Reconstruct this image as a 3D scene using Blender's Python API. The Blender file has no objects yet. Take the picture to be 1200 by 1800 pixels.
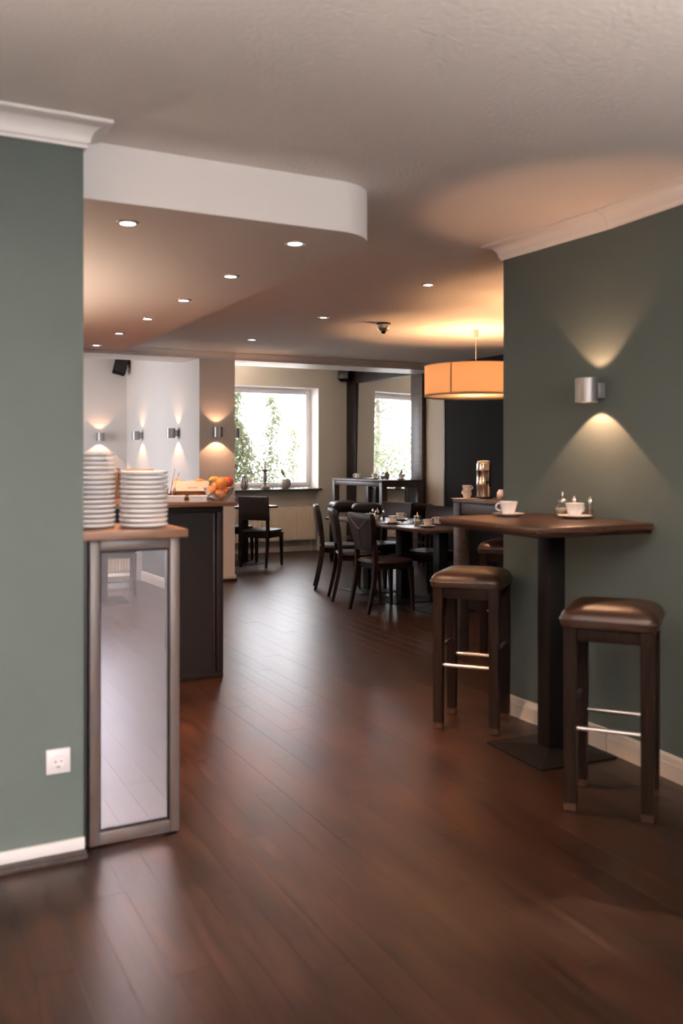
import bpy, bmesh, math, random
from mathutils import Vector, Matrix
C = bpy.context.scene.collection
PI = math.pi
R = math.radians
random.seed(7)

# ------------------------------------------------------------------ camera
cam_d = bpy.data.cameras.new('camera')
cam = bpy.data.objects.new('camera', cam_d)
C.objects.link(cam)
cam.location = (0, 0, 1.38)
YAW = 27.286
cam.rotation_euler = (R(90), 0, -R(YAW))
cam_d.sensor_fit = 'VERTICAL'
cam_d.sensor_height = 36
cam_d.lens = 31.6
cam_d.shift_y = -0.0539
cam_d.clip_start = 0.05
cam_d.dof.use_dof = True
cam_d.dof.focus_distance = 8.5
cam_d.dof.aperture_fstop = 2.2
bpy.context.scene.camera = cam

# ------------------------------------------------------------------ sky, exposure
SKY = 5.1
w = bpy.data.worlds.new('sky')
bpy.context.scene.world = w
w.use_nodes = True
bg = w.node_tree.nodes['Background']
bg.inputs[0].default_value = (0.92, 0.93, 1.0, 1)
bg.inputs[1].default_value = SKY
vs = bpy.context.scene.view_settings
vs.view_transform = 'Standard'
vs.look = 'None'
vs.exposure = 1.45
vs.gamma = 1
vs.use_curve_mapping = False
try:
    cy = bpy.context.scene.cycles
    cy.max_bounces = 10
    cy.diffuse_bounces = 5
    cy.glossy_bounces = 5
    cy.transmission_bounces = 8
    cy.transparent_max_bounces = 16
    cy.caustics_reflective = False
    cy.caustics_refractive = False
    cy.sample_clamp_indirect = 10
    cy.use_denoising = True
except Exception:
    pass

# lamp strengths
P_SPOT = 46      # recessed ceiling spots
P_SCONCE = 4.2   # each beam of a wall sconce
P_UP = 1150         # uplighters added outside the view as fill light
P_PEND = 20      # bulb in the drum pendant
WARM = (1.0, 0.56, 0.27)
WARM2 = (1.0, 0.52, 0.29)

def portal(name, loc, rot, sx, sy):
    l = bpy.data.lights.new(name, 'AREA')
    l.shape = 'RECTANGLE'
    l.size = sx
    l.size_y = sy
    try:
        l.cycles.is_portal = True
    except Exception:
        pass
    o = bpy.data.objects.new(name, l)
    C.objects.link(o)
    o.location = loc
    o.rotation_euler = rot
    return o

# area lights point along local -Z: portals face into the room
portal('window_portal', (4.83, 12.24, 1.65), (R(-90), 0, 0), 1.85, 1.45)
portal('window_portal', (1.1, -3.56, 1.25), (R(90), 0, 0), 2.85, 2.3)
portal('window_portal', (0.42, 11.0, 1.6), (R(90), 0, R(-90)), 1.8, 1.4)

# ------------------------------------------------------------------ materials
def new_mat(name):
    m = bpy.data.materials.new(name)
    m.use_nodes = True
    nt = m.node_tree
    return m, nt, nt.nodes['Principled BSDF']

def mat(name, col, rough=0.5, metal=0.0, bump=0.0, bscale=60, var=0.0, vscale=4, spec=0.5, coat=0.0):
    m, nt, b = new_mat(name)
    b.inputs['Base Color'].default_value = (*col, 1)
    b.inputs['Roughness'].default_value = rough
    b.inputs['Metallic'].default_value = metal
    b.inputs['Specular IOR Level'].default_value = spec
    b.inputs['Coat Weight'].default_value = coat
    tc = nt.nodes.new('ShaderNodeTexCoord')
    if var > 0:
        n = nt.nodes.new('ShaderNodeTexNoise')
        n.inputs['Scale'].default_value = vscale
        n.inputs['Detail'].default_value = 6
        nt.links.new(tc.outputs['Object'], n.inputs['Vector'])
        mx = nt.nodes.new('ShaderNodeMix')
        mx.data_type = 'RGBA'
        mx.inputs[6].default_value = (*[c * (1 - var) for c in col], 1)
        mx.inputs[7].default_value = (*[min(1, c * (1 + var)) for c in col], 1)
        nt.links.new(n.outputs['Fac'], mx.inputs[0])
        nt.links.new(mx.outputs[2], b.inputs['Base Color'])
    if bump > 0:
        n2 = nt.nodes.new('ShaderNodeTexNoise')
        n2.inputs['Scale'].default_value = bscale
        n2.inputs['Detail'].default_value = 5
        nt.links.new(tc.outputs['Object'], n2.inputs['Vector'])
        bp = nt.nodes.new('ShaderNodeBump')
        bp.inputs['Strength'].default_value = bump
        bp.inputs['Distance'].default_value = 0.01
        nt.links.new(n2.outputs['Fac'], bp.inputs['Height'])
        nt.links.new(bp.outputs['Normal'], b.inputs['Normal'])
    return m

def wood(name, dark, light, rough=0.35, axis=1, scale=6.0, stretch=14, tone=False, bump=0.08, spec=0.5, knots=False):
    """grain stretched along the axis (0 x, 1 y, 2 z)"""
    m, nt, b = new_mat(name)
    tc = nt.nodes.new('ShaderNodeTexCoord')
    mp = nt.nodes.new('ShaderNodeMapping')
    s = [scale * stretch / 4] * 3
    s[axis] = scale / 4
    mp.inputs['Scale'].default_value = s
    nt.links.new(tc.outputs['Object'], mp.inputs['Vector'])
    n = nt.nodes.new('ShaderNodeTexNoise')
    n.inputs['Scale'].default_value = 1.0
    n.inputs['Detail'].default_value = 9
    n.inputs['Roughness'].default_value = 0.62
    n.inputs['Distortion'].default_value = 0.6
    vec = mp.outputs['Vector']
    if tone:
        at = nt.nodes.new('ShaderNodeAttribute')
        at.attribute_name = 'tone'
        ad = nt.nodes.new('ShaderNodeVectorMath')
        ad.operation = 'MULTIPLY_ADD'
        ad.inputs[1].default_value = (37, 19, 5)
        nt.links.new(at.outputs['Color'], ad.inputs[0])
        nt.links.new(vec, ad.inputs[2])
        vec = ad.outputs['Vector']
    nt.links.new(vec, n.inputs['Vector'])
    cr = nt.nodes.new('ShaderNodeValToRGB')
    cr.color_ramp.elements[0].position = 0.3
    cr.color_ramp.elements[0].color = (*dark, 1)
    cr.color_ramp.elements[1].position = 0.72
    cr.color_ramp.elements[1].color = (*light, 1)
    nt.links.new(n.outputs['Fac'], cr.inputs['Fac'])
    out = cr.outputs['Color']
    if knots:
        nk = nt.nodes.new('ShaderNodeTexNoise')
        nk.inputs['Scale'].default_value = 2.2
        nk.inputs['Detail'].default_value = 3
        mk = nt.nodes.new('ShaderNodeMapping')
        mk.inputs['Scale'].default_value = (2.2, 0.8, 1)
        nt.links.new(tc.outputs['Object'], mk.inputs['Vector'])
        nt.links.new(mk.outputs['Vector'], nk.inputs['Vector'])
        rk = nt.nodes.new('ShaderNodeMapRange')
        rk.inputs[1].default_value = 0.35
        rk.inputs[2].default_value = 0.65
        rk.inputs[3].default_value = 0.72
        rk.inputs[4].default_value = 1.3
        nt.links.new(nk.outputs['Fac'], rk.inputs[0])
        mm = nt.nodes.new('ShaderNodeVectorMath')
        mm.operation = 'SCALE'
        nt.links.new(out, mm.inputs[0])
        nt.links.new(rk.outputs[0], mm.inputs['Scale'])
        out = mm.outputs[0]
    if tone:
        mr = nt.nodes.new('ShaderNodeMapRange')
        mr.inputs[3].default_value = 0.90
        mr.inputs[4].default_value = 1.10
        nt.links.new(at.outputs['Fac'], mr.inputs[0])
        m2 = nt.nodes.new('ShaderNodeVectorMath')
        m2.operation = 'SCALE'
        nt.links.new(out, m2.inputs[0])
        nt.links.new(mr.outputs[0], m2.inputs['Scale'])
        out = m2.outputs[0]
    nt.links.new(out, b.inputs['Base Color'])
    rr = nt.nodes.new('ShaderNodeMapRange')
    rr.inputs[3].default_value = rough * 0.85
    rr.inputs[4].default_value = rough * 1.2
    nt.links.new(n.outputs['Fac'], rr.inputs[0])
    nt.links.new(rr.outputs[0], b.inputs['Roughness'])
    b.inputs['Specular IOR Level'].default_value = spec
    bp = nt.nodes.new('ShaderNodeBump')
    bp.inputs['Strength'].default_value = bump
    bp.inputs['Distance'].default_value = 0.01
    nt.links.new(n.outputs['Fac'], bp.inputs['Height'])
    nt.links.new(bp.outputs['Normal'], b.inputs['Normal'])
    return m

def emit(name, col, strength):
    m, nt, b = new_mat(name)
    b.inputs['Base Color'].default_value = (*col, 1)
    b.inputs['Emission Color'].default_value = (*col, 1)
    b.inputs['Emission Strength'].default_value = strength
    return m

def glass(name, tint=(1, 1, 1), refl=0.10, rough=0.02):
    m = bpy.data.materials.new(name)
    m.use_nodes = True
    nt = m.node_tree
    nt.nodes.clear()
    o = nt.nodes.new('ShaderNodeOutputMaterial')
    t = nt.nodes.new('ShaderNodeBsdfTransparent')
    t.inputs[0].default_value = (*tint, 1)
    g = nt.nodes.new('ShaderNodeBsdfGlossy')
    g.inputs['Roughness'].default_value = rough
    lw = nt.nodes.new('ShaderNodeLayerWeight')
    lw.inputs['Blend'].default_value = 0.25
    mr = nt.nodes.new('ShaderNodeMapRange')
    mr.inputs[3].default_value = refl * 0.5
    mr.inputs[4].default_value = min(1, refl * 7)
    nt.links.new(lw.outputs['Fresnel'], mr.inputs[0])
    mx = nt.nodes.new('ShaderNodeMixShader')
    nt.links.new(mr.outputs[0], mx.inputs[0])
    nt.links.new(t.outputs[0], mx.inputs[1])
    nt.links.new(g.outputs[0], mx.inputs[2])
    nt.links.new(mx.outputs[0], o.inputs[0])
    return m

def translucent(name, col, tr=0.5):
    m = bpy.data.materials.new(name)
    m.use_nodes = True
    nt = m.node_tree
    nt.nodes.clear()
    o = nt.nodes.new('ShaderNodeOutputMaterial')
    d = nt.nodes.new('ShaderNodeBsdfDiffuse')
    d.inputs[0].default_value = (*col, 1)
    t = nt.nodes.new('ShaderNodeBsdfTranslucent')
    t.inputs[0].default_value = (*col, 1)
    mx = nt.nodes.new('ShaderNodeMixShader')
    mx.inputs[0].default_value = tr
    nt.links.new(d.outputs[0], mx.inputs[1])
    nt.links.new(t.outputs[0], mx.inputs[2])
    nt.links.new(mx.outputs[0], o.inputs[0])
    return m

def mirror_mat(name, haze=0.0, tint=(0.9, 0.9, 0.9), rough=0.01, hazecol=(.6, .58, .6)):
    m = bpy.data.materials.new(name)
    m.use_nodes = True
    nt = m.node_tree
    nt.nodes.clear()
    o = nt.nodes.new('ShaderNodeOutputMaterial')
    g = nt.nodes.new('ShaderNodeBsdfGlossy')
    g.inputs[0].default_value = (*tint, 1)
    g.inputs['Roughness'].default_value = rough
    d = nt.nodes.new('ShaderNodeBsdfDiffuse')
    d.inputs[0].default_value = (*hazecol, 1)
    mx = nt.nodes.new('ShaderNodeMixShader')
    mx.inputs[0].default_value = haze
    nt.links.new(g.outputs[0], mx.inputs[1])
    nt.links.new(d.outputs[0], mx.inputs[2])
    nt.links.new(mx.outputs[0], o.inputs[0])
    return m

M = {}
M['green'] = mat('sage_green_wall_paint', (0.092, 0.119, 0.110), 0.75, bump=0.12, bscale=220, var=0.04)
M['white_wall'] = mat('white_wall_plaster', (0.66, 0.62, 0.58), 0.8, bump=0.25, bscale=90, var=0.02)
M['grey_wall'] = mat('grey_green_wall_plaster', (0.55, 0.53, 0.46), 0.8, bump=0.15, bscale=90, var=0.03)
M['ceil'] = mat('ceiling_plaster', (0.82, 0.78, 0.75), 0.85, bump=0.35, bscale=55, var=0.02)
M['soffit'] = mat('smooth_ceiling_paint', (0.83, 0.80, 0.78), 0.75, bump=0.05, bscale=80)
M['trim'] = mat('white_trim_paint', (0.78, 0.76, 0.75), 0.45)
M['base_cream'] = mat('cream_baseboard', (0.62, 0.56, 0.49), 0.45)
M['plank'] = wood('brown_laminate_planks', (0.009, 0.0036, 0.0021), (0.042, 0.0165, 0.0088), rough=0.33, axis=1, scale=14, stretch=14, tone=True, bump=0.012, spec=0.5, knots=True)
M['subfloor'] = mat('floor_joint_dark', (0.012, 0.007, 0.005), 0.6)
M['dwood'] = wood('dark_stained_wood', (0.006, 0.0035, 0.0025), (0.024, 0.012, 0.008), rough=0.45, axis=2, scale=14, bump=0.05, spec=0.12)
M['dwood_top'] = wood('dark_table_wood', (0.022, 0.011, 0.007), (0.075, 0.036, 0.021), rough=0.30, axis=1, scale=12, bump=0.04)
M['bartop'] = wood('walnut_bar_top', (0.026, 0.011, 0.006), (0.085, 0.036, 0.019), rough=0.36, axis=1, scale=12, bump=0.05)
M['greywood'] = wood('grey_brown_table_wood', (0.030, 0.022, 0.020), (0.085, 0.066, 0.060), rough=0.4, axis=1, scale=12)
M['counter_top'] = wood('oak_brown_worktop', (0.075, 0.036, 0.020), (0.24, 0.12, 0.065), rough=0.42, axis=0, scale=12)
M['leather'] = mat('dark_brown_leather', (0.016, 0.009, 0.008), 0.38, bump=0.15, bscale=260, var=0.2, vscale=9, spec=0.4)
M['leather_tan'] = mat('brown_leather_seat', (0.038, 0.016, 0.008), 0.33, bump=0.12, bscale=240, var=0.2, vscale=9)
M['seam'] = mat('pale_seam_thread', (0.30, 0.24, 0.20), 0.6)
M['black'] = mat('black_lacquer', (0.006, 0.005, 0.006), 0.35, var=0.2)
M['blackmat'] = mat('matt_black', (0.005, 0.005, 0.006), 0.8, var=0.1, spec=0.2)
M['darkbrown'] = mat('dark_brown_paint', (0.014, 0.009, 0.009), 0.5, spec=0.25, bump=0.05, bscale=50)
M['frame'] = wood('worn_grey_brown_frame', (0.10, 0.062, 0.045), (0.10, 0.093, 0.098), rough=0.32, axis=2, scale=10, stretch=5, bump=0.05, spec=0.5)
M['iron'] = mat('black_iron', (0.007, 0.006, 0.006), 0.5, spec=0.2)
M['steel'] = mat('brushed_steel', (0.62, 0.60, 0.58), 0.28, metal=1.0)
M['copper'] = mat('warm_polished_steel', (0.72, 0.60, 0.50), 0.2, metal=1.0)
M['chrome'] = mat('chrome', (0.8, 0.8, 0.8), 0.1, metal=1.0)
M['alu'] = mat('satin_aluminium', (0.34, 0.33, 0.32), 0.45, metal=0.75)
M['porcelain'] = mat('white_porcelain', (0.78, 0.77, 0.76), 0.2)
M['plastic'] = mat('white_plastic', (0.74, 0.70, 0.72), 0.35)
M['pvc'] = mat('white_window_frame', (0.88, 0.87, 0.88), 0.35)
M['sill'] = mat('brown_stone_sill', (0.10, 0.085, 0.075), 0.25, var=0.3, vscale=30)
M['radiator'] = mat('cream_radiator_enamel', (0.78, 0.68, 0.54), 0.4)
M['glass'] = glass('clear_glass')
M['pane'] = glass('window_glass', refl=0.04)
M['mirror'] = mirror_mat('wall_mirror', 0.03, (0.86, 0.87, 0.87))
M['hazy'] = mirror_mat('hazy_mirror', 0.20, (0.54, 0.53, 0.60), 0.02, (.68, .65, .70))
M['hazy'].node_tree.nodes['Glossy BSDF'].inputs['Roughness'].default_value = 0.0
M['lens'] = emit('lamp_lens', (1.0, 0.86, 0.72), 14)
M['lens2'] = emit('sconce_lens', (1.0, 0.62, 0.38), 3)
M['shade'] = translucent('cream_fabric_shade', (0.56, 0.46, 0.36), 0.55)
M['shade_band'] = mat('shade_band', (0.35, 0.25, 0.18), 0.6)
M['diffuser'] = translucent('shade_diffuser', (0.60, 0.55, 0.48), 0.6)
M['pottery'] = mat('stone_grey_pottery', (0.30, 0.27, 0.25), 0.5, var=0.2, vscale=25)
M['greywax'] = mat('cream_candle_wax', (0.72, 0.67, 0.58), 0.45)
M['candle_wood'] = mat('grey_washed_wood', (0.17, 0.145, 0.135), 0.6, var=0.3, vscale=30)
M['leaf'] = mat('fresh_green_leaf', (0.25, 0.42, 0.07), 0.4)
M['ivy'] = translucent('ivy_leaf', (0.20, 0.22, 0.13), 0.35)
M['ivy2'] = translucent('ivy_leaf_pale', (0.28, 0.28, 0.19), 0.35)
M['bark'] = mat('grey_bark', (0.22, 0.19, 0.16), 0.9, var=0.3, vscale=20)
M['bounce_ground'] = mat('pale_bounce_ground', (0.55, 0.54, 0.50), 0.9, var=0.3, vscale=3)  # ground lightened to bounce daylight up onto the ceiling
M['orange'] = mat('orange_peel', (0.80, 0.26, 0.05), 0.42, bump=0.2, bscale=300, var=0.12, vscale=20)
M['apple'] = mat('red_apple_skin', (0.62, 0.10, 0.05), 0.3, var=0.4, vscale=14)
M['peach'] = mat('peach_skin', (0.80, 0.33, 0.14), 0.6, var=0.3, vscale=12)
M['lemon'] = mat('yellow_banana_skin', (0.70, 0.45, 0.10), 0.5, var=0.2, vscale=20)
M['bread'] = mat('baked_bread_crust', (0.50, 0.22, 0.08), 0.7, bump=0.4, bscale=60, var=0.3, vscale=20)
M['cereal'] = mat('golden_cereal', (0.62, 0.28, 0.09), 0.8, bump=1.0, bscale=90, var=0.4, vscale=80)
M['jam'] = mat('dark_red_jam', (0.10, 0.008, 0.006), 0.15)
M['paper'] = mat('white_napkin_cloth', (0.46, 0.40, 0.36), 0.8, bump=0.2, bscale=60)
M['print'] = mat('brown_print', (0.25, 0.13, 0.08), 0.8)
M['sugar'] = mat('sugar_grains', (0.72, 0.62, 0.46), 0.9, bump=0.5, bscale=400)
M['spice'] = mat('pepper_grains', (0.12, 0.07, 0.045), 0.9, bump=0.5, bscale=400)
M['lightwood'] = wood('light_brown_wood', (0.30, 0.13, 0.06), (0.52, 0.27, 0.13), axis=0, rough=0.5)

# ------------------------------------------------------------------ mesh helpers
class G:
    def __init__(self):
        self.bm = bmesh.new()

    def box(self, x0, x1, y0, y1, z0, z1, bev=0.0, rot=0.0, piv=None):
        vs_ = [self.bm.verts.new(p) for p in ((x0, y0, z0), (x1, y0, z0), (x1, y1, z0), (x0, y1, z0),
                                              (x0, y0, z1), (x1, y0, z1), (x1, y1, z1), (x0, y1, z1))]
        fs = [self.bm.faces.new([vs_[i] for i in q]) for q in ((3, 2, 1, 0), (4, 5, 6, 7), (0, 1, 5, 4), (1, 2, 6, 5), (2, 3, 7, 6), (3, 0, 4, 7))]
        if rot:
            p = piv or ((x0 + x1) / 2, (y0 + y1) / 2)
            bmesh.ops.rotate(self.bm, cent=(p[0], p[1], 0), matrix=Matrix.Rotation(rot, 3, 'Z'), verts=vs_)
        if bev > 0:
            es = list({e for f in fs for e in f.edges})
            bmesh.ops.bevel(self.bm, geom=es, offset=bev, segments=2, profile=0.5, affect='EDGES')
        return self

    def prism(self, poly, z0, z1):
        a = [self.bm.verts.new((x, y, z0)) for x, y in poly]
        b = [self.bm.verts.new((x, y, z1)) for x, y in poly]
        self.bm.faces.new(a[::-1])
        self.bm.faces.new(b)
        n = len(poly)
        for i in range(n):
            self.bm.faces.new((a[i], a[(i + 1) % n], b[(i + 1) % n], b[i]))
        return self

    def loft(self, rings, cap=True, closed=True):
        """rings: list of lists of points, same count"""
        V = [[self.bm.verts.new(p) for p in r] for r in rings]
        n = len(V[0])
        for i in range(len(V) - 1):
            for j in range(n if closed else n - 1):
                self.bm.faces.new((V[i][j], V[i][(j + 1) % n], V[i + 1][(j + 1) % n], V[i + 1][j]))
        if cap:
            self.bm.faces.new(V[0][::-1])
            self.bm.faces.new(V[-1])
        return self

    def lathe(self, prof, c=(0, 0, 0), seg=32, cap0=True, cap1=True):
        rings = []
        for r, z in prof:
            rings.append([(c[0] + max(r, 1e-4) * math.cos(2 * PI * k / seg), c[1] + max(r, 1e-4) * math.sin(2 * PI * k / seg), c[2] + z) for k in range(seg)])
        V = [[self.bm.verts.new(p) for p in r] for r in rings]
        for i in range(len(V) - 1):
            for j in range(seg):
                self.bm.faces.new((V[i][j], V[i][(j + 1) % seg], V[i + 1][(j + 1) % seg], V[i + 1][j]))
        if cap0:
            self.bm.faces.new(V[0][::-1])
        if cap1:
            self.bm.faces.new(V[-1])
        return self

    def tube(self, pts, r, seg=10, cap=True):
        pts = [Vector(p) for p in pts]
        rs = r if isinstance(r, (list, tuple)) else [r] * len(pts)
        rings = []
        up = Vector((0, 0, 1))
        for i, p in enumerate(pts):
            t = (pts[min(i + 1, len(pts) - 1)] - pts[max(i - 1, 0)]).normalized()
            u = t.cross(up)
            if u.length < 0.05:
                u = t.cross(Vector((0, 1, 0)))
            u.normalize()
            v = u.cross(t).normalized()
            rings.append([tuple(p + (u * math.cos(2 * PI * k / seg) + v * math.sin(2 * PI * k / seg)) * rs[i]) for k in range(seg)])
        return self.loft(rings, cap)

    def post(self, secs):
        """tapered rectangular post; secs: (cx, cy, z, wx, wy)"""
        rings = []
        for cx, cy, z, wx, wy in secs:
            rings.append([(cx - wx / 2, cy - wy / 2, z), (cx + wx / 2, cy - wy / 2, z), (cx + wx / 2, cy + wy / 2, z), (cx - wx / 2, cy + wy / 2, z)])
        return self.loft(rings)

    def super_rings(self, levels, c=(0, 0), n=40, e=6.0):
        """superellipse rings; levels: (hx, hy, z)"""
        rings = []
        for hx, hy, z in levels:
            ring = []
            for k in range(n):
                a = 2 * PI * k / n
                ca, sa = math.cos(a), math.sin(a)
                q = (abs(ca) ** e + abs(sa) ** e) ** (-1 / e)
                ring.append((c[0] + hx * ca * q, c[1] + hy * sa * q, z))
            rings.append(ring)
        return self.loft(rings)

    def sphere(self, c, r, seg=16, sc=(1, 1, 1)):
        m = Matrix.Translation(c) @ Matrix.Diagonal((*sc, 1))
        bmesh.ops.create_uvsphere(self.bm, u_segments=seg, v_segments=max(8, seg // 2), radius=r, matrix=m)
        return self

    def build(self, name, material, parent=None, smooth=True, angle=35, loc=None, rot=None):
        me = bpy.data.meshes.new(name)
        bmesh.ops.recalc_face_normals(self.bm, faces=self.bm.faces)
        self.bm.to_mesh(me)
        self.bm.free()
        me.materials.append(material)
        if smooth:
            me.polygons.foreach_set('use_smooth', [True] * len(me.polygons))
            me.set_sharp_from_angle(angle=R(angle))
        o = bpy.data.objects.new(name, me)
        C.objects.link(o)
        if parent:
            o.parent = parent
        if loc:
            o.location = loc
        if rot:
            o.rotation_euler = rot
        return o

def tag(o, label, cat, group=None):
    o['label'] = label
    o['category'] = cat
    if group:
        o['group'] = group
    return o

def struct(o):
    o['kind'] = 'structure'
    return o

def thing(name, label, cat, loc=(0, 0, 0), rz=0, group=None):
    o = bpy.data.objects.new(name, None)
    o.empty_display_size = 0.1
    C.objects.link(o)
    o.location = loc
    o.rotation_euler = (0, 0, rz)
    return tag(o, label, cat, group)

def dup(root, label, loc, rz=0, group=None):
    r = root.copy()
    C.objects.link(r)
    r.location = loc
    r.rotation_euler = (0, 0, rz)
    r['label'] = label
    if group:
        r['group'] = group
    for ch in list(root.children):
        c = ch.copy()
        C.objects.link(c)
        c.parent = r
        for g_ in ch.children:
            d = g_.copy()
            C.objects.link(d)
            d.parent = c
    return r

ORD = ['first', 'second', 'third', 'fourth', 'fifth', 'sixth', 'seventh', 'eighth', 'ninth', 'tenth', 'eleventh', 'twelfth',
       'thirteenth', 'fourteenth', 'fifteenth', 'sixteenth', 'seventeenth', 'eighteenth', 'nineteenth', 'twentieth']

# ------------------------------------------------------------------ floor
H = 2.53      # ceiling of the near room
HA = 2.86     # ceiling of the far bay
floor = struct(G().box(-2.6, 6.6, -3.7, 13.2, -0.12, -0.012).build('floor', M['subfloor'], smooth=False))
CA, SA = math.cos(R(YAW)), math.sin(R(YAW))
def project(x, y, z):
    d = x * SA + y * CA
    l = x * CA - y * SA
    if d < 0.3:
        return None
    return 600 + 1580 * l / d, 803 + 1580 * (1.38 - z) / d, d
def floor_seen(x, y):
    p = project(x, y, 0)
    if p is None or not (-30 < p[0] < 1230) or p[1] > 1840:
        return False
    if p[0] < 140 and y > 3.2:
        return False
    if p[0] < 316 and y > 3.35:
        return False
    if p[0] < 390 and y > 5.4:
        return False
    if p[0] < 415 and y > 9.6:
        return False
    if y < 3.95 and x > 3.12:
        return False
    if p[0] > 885 and y > 3.8:
        return False
    return y < 12.0 and x < 6.35
PW, PL = 0.112, 1.40
rng = random.Random(3)
joined, cand = [], []
n_pl = 0
ix = 0
x = -2.55
while x < 6.5:
    y = -3.65 - PL * ((ix * 0.37) % 1.0)
    while y < 13.1:
        x0, x1 = x + 0.00025, min(x + PW, 6.55) - 0.00025
        y0, y1 = max(y, -3.65) + 0.0005, min(y + PL, 13.1) - 0.0005
        if y1 - y0 > 0.03:
            tone = rng.random()
            seen = any(floor_seen(xx, yy) for xx in (x0, (x0 + x1) / 2, x1) for yy in (y0, (y0 * 3 + y1) / 4, (y0 + y1) / 2, (y0 + 3 * y1) / 4, y1))
            if seen:
                cand.append((x0, x1, y0, y1, tone))
            else:
                joined.append((x0, x1, y0, y1, tone))
        y += PL
    x += PW
    ix += 1
cand.sort(key=lambda c: (c[0] + c[1]) ** 2 / 4 + ((c[2] + c[3]) / 2) ** 2)
joined += cand[300:]
for x0, x1, y0, y1, tone in cand[:300]:
    n_pl += 1
    me = bpy.data.meshes.new('plank')
    b_ = 0.0003
    zt = rng.uniform(-0.0003, 0.0003)
    vv = [(x0, y0, -0.012), (x1, y0, -0.012), (x1, y1, -0.012), (x0, y1, -0.012),
          (x0, y0, -b_), (x1, y0, -b_), (x1, y1, -b_), (x0, y1, -b_),
          (x0 + b_, y0 + b_, zt), (x1 - b_, y0 + b_, zt), (x1 - b_, y1 - b_, zt), (x0 + b_, y1 - b_, zt)]
    ff = [(8, 9, 10, 11)]
    for a, b2 in ((0, 4), (4, 8)):
        for k in range(4):
            ff.append((a + k, a + (k + 1) % 4, b2 + (k + 1) % 4, b2 + k))
    me.from_pydata(vv, [], ff)
    at = me.attributes.new('tone', 'FLOAT', 'POINT')
    at.data.foreach_set('value', [tone] * 12)
    me.materials.append(M['plank'])
    o = bpy.data.objects.new('plank', me)
    C.objects.link(o)
    o.parent = floor
print('PLANKS', len(cand), len(joined))
vv, ff, tt = [], [], []
for x0, x1, y0, y1, tone in joined:
    n = len(vv)
    vv += [(x0, y0, -0.012), (x1, y0, -0.012), (x1, y1, -0.012), (x0, y1, -0.012), (x0, y0, 0), (x1, y0, 0), (x1, y1, 0), (x0, y1, 0)]
    ff += [tuple(n + i for i in q) for q in ((4, 5, 6, 7), (0, 1, 5, 4), (1, 2, 6, 5), (2, 3, 7, 6), (3, 0, 4, 7))]
    tt += [tone] * 8
me = bpy.data.meshes.new('planks')
me.from_pydata(vv, [], ff)
at = me.attributes.new('tone', 'FLOAT', 'POINT')
at.data.foreach_set('value', tt)
me.materials.append(M['plank'])
o = bpy.data.objects.new('plank', me)
C.objects.link(o)
o.parent = floor
o['kind'] = 'stuff'

# ------------------------------------------------------------------ ceilings
struct(G().box(-2.6, 6.6, -3.7, 9.6, H, H + 0.12).build('ceiling', M['ceil'], smooth=False))
struct(G().box(0.2, 6.6, 9.6, 13.2, HA, HA + 0.12).build('ceiling', M['ceil'], smooth=False))
# beam in front of the far bay, and its cove
def extr_x(poly, x0, x1):   # poly in (y, z)
    g = G()
    g.loft([[(x0, y, z) for y, z in poly], [(x1, y, z) for y, z in poly]])
    return g
def extr_y(poly, y0, y1):   # poly in (x, z)
    g = G()
    g.loft([[(x, y0, z) for x, z in poly], [(x, y1, z) for x, z in poly]])
    return g
struct(extr_x([(9.43, 2.455), (9.95, 2.455), (9.95, HA), (9.6, HA), (9.6, H), (9.43, H)], 0.2, 6.28).build('beam', M['trim'], smooth=False))
cove = [(9.43, 2.468), (9.418, 2.468), (9.416, 2.48), (9.40, 2.49), (9.37, 2.505), (9.35, 2.517), (9.338, 2.519), (9.336, 2.53), (9.43, 2.53)]
struct(extr_x(cove, 0.2, 6.2).build('trim_1', M['trim']))
# lowered soffit with a rounded corner
SX, SY, SZ, SR = 1.93, 3.33, 2.32, 0.22
pl = [(-1.0, 7.95), (-1.0, SY)]
for k in range(13):
    a = -PI / 2 + k * PI / 24
    pl.append((SX - SR + SR * math.cos(a), SY + SR + SR * math.sin(a)))
pl.append((SX + 0.02, 7.95))
struct(G().prism(pl, SZ, H).build('soffit', M['soffit'], angle=20))

# ------------------------------------------------------------------ walls
GX = 3.015
wr = [(3.015, 3.93), (3.045, 3.17), (2.62, -3.7), (3.3, -3.7), (3.3, 3.80), (3.3, 3.93)]
struct(G().prism(wr, 0, H).build('wall_right', M['green']))
struct(G().box(3.3, 6.4, 3.7, 3.93, 0, H).build('wall_return', M['white_wall'], smooth=False))
struct(G().box(-2.6, 0.632, 3.17, 3.30, 0, H).build('wall_left', M['green'], smooth=False))
struct(G().box(-2.6, -2.45, -3.7, 3.17, 0, H).build('wall_side', M['white_wall'], smooth=False))
struct(G().box(-1.15, -1.0, 3.30, 9.6, 0, H).build('wall_service', M['white_wall'], smooth=False))
struct(G().box(-1.15, 0.35, 9.6, 9.75, 0, H).build('wall_service', M['white_wall'], smooth=False))
# back wall (behind the camera) around its wide glazing
g = G()
g.box(-2.6, -0.3, -3.7, -3.5, 0, H)
g.box(2.52, 2.75, -3.7, -3.5, 0, H)
g.box(-0.3, 2.52, -3.7, -3.5, 2.36, H)
g.box(-0.3, 2.52, -3.7, -3.5, 0, 0.06)
struct(g.build('wall_back', M['white_wall'], smooth=False))
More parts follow.
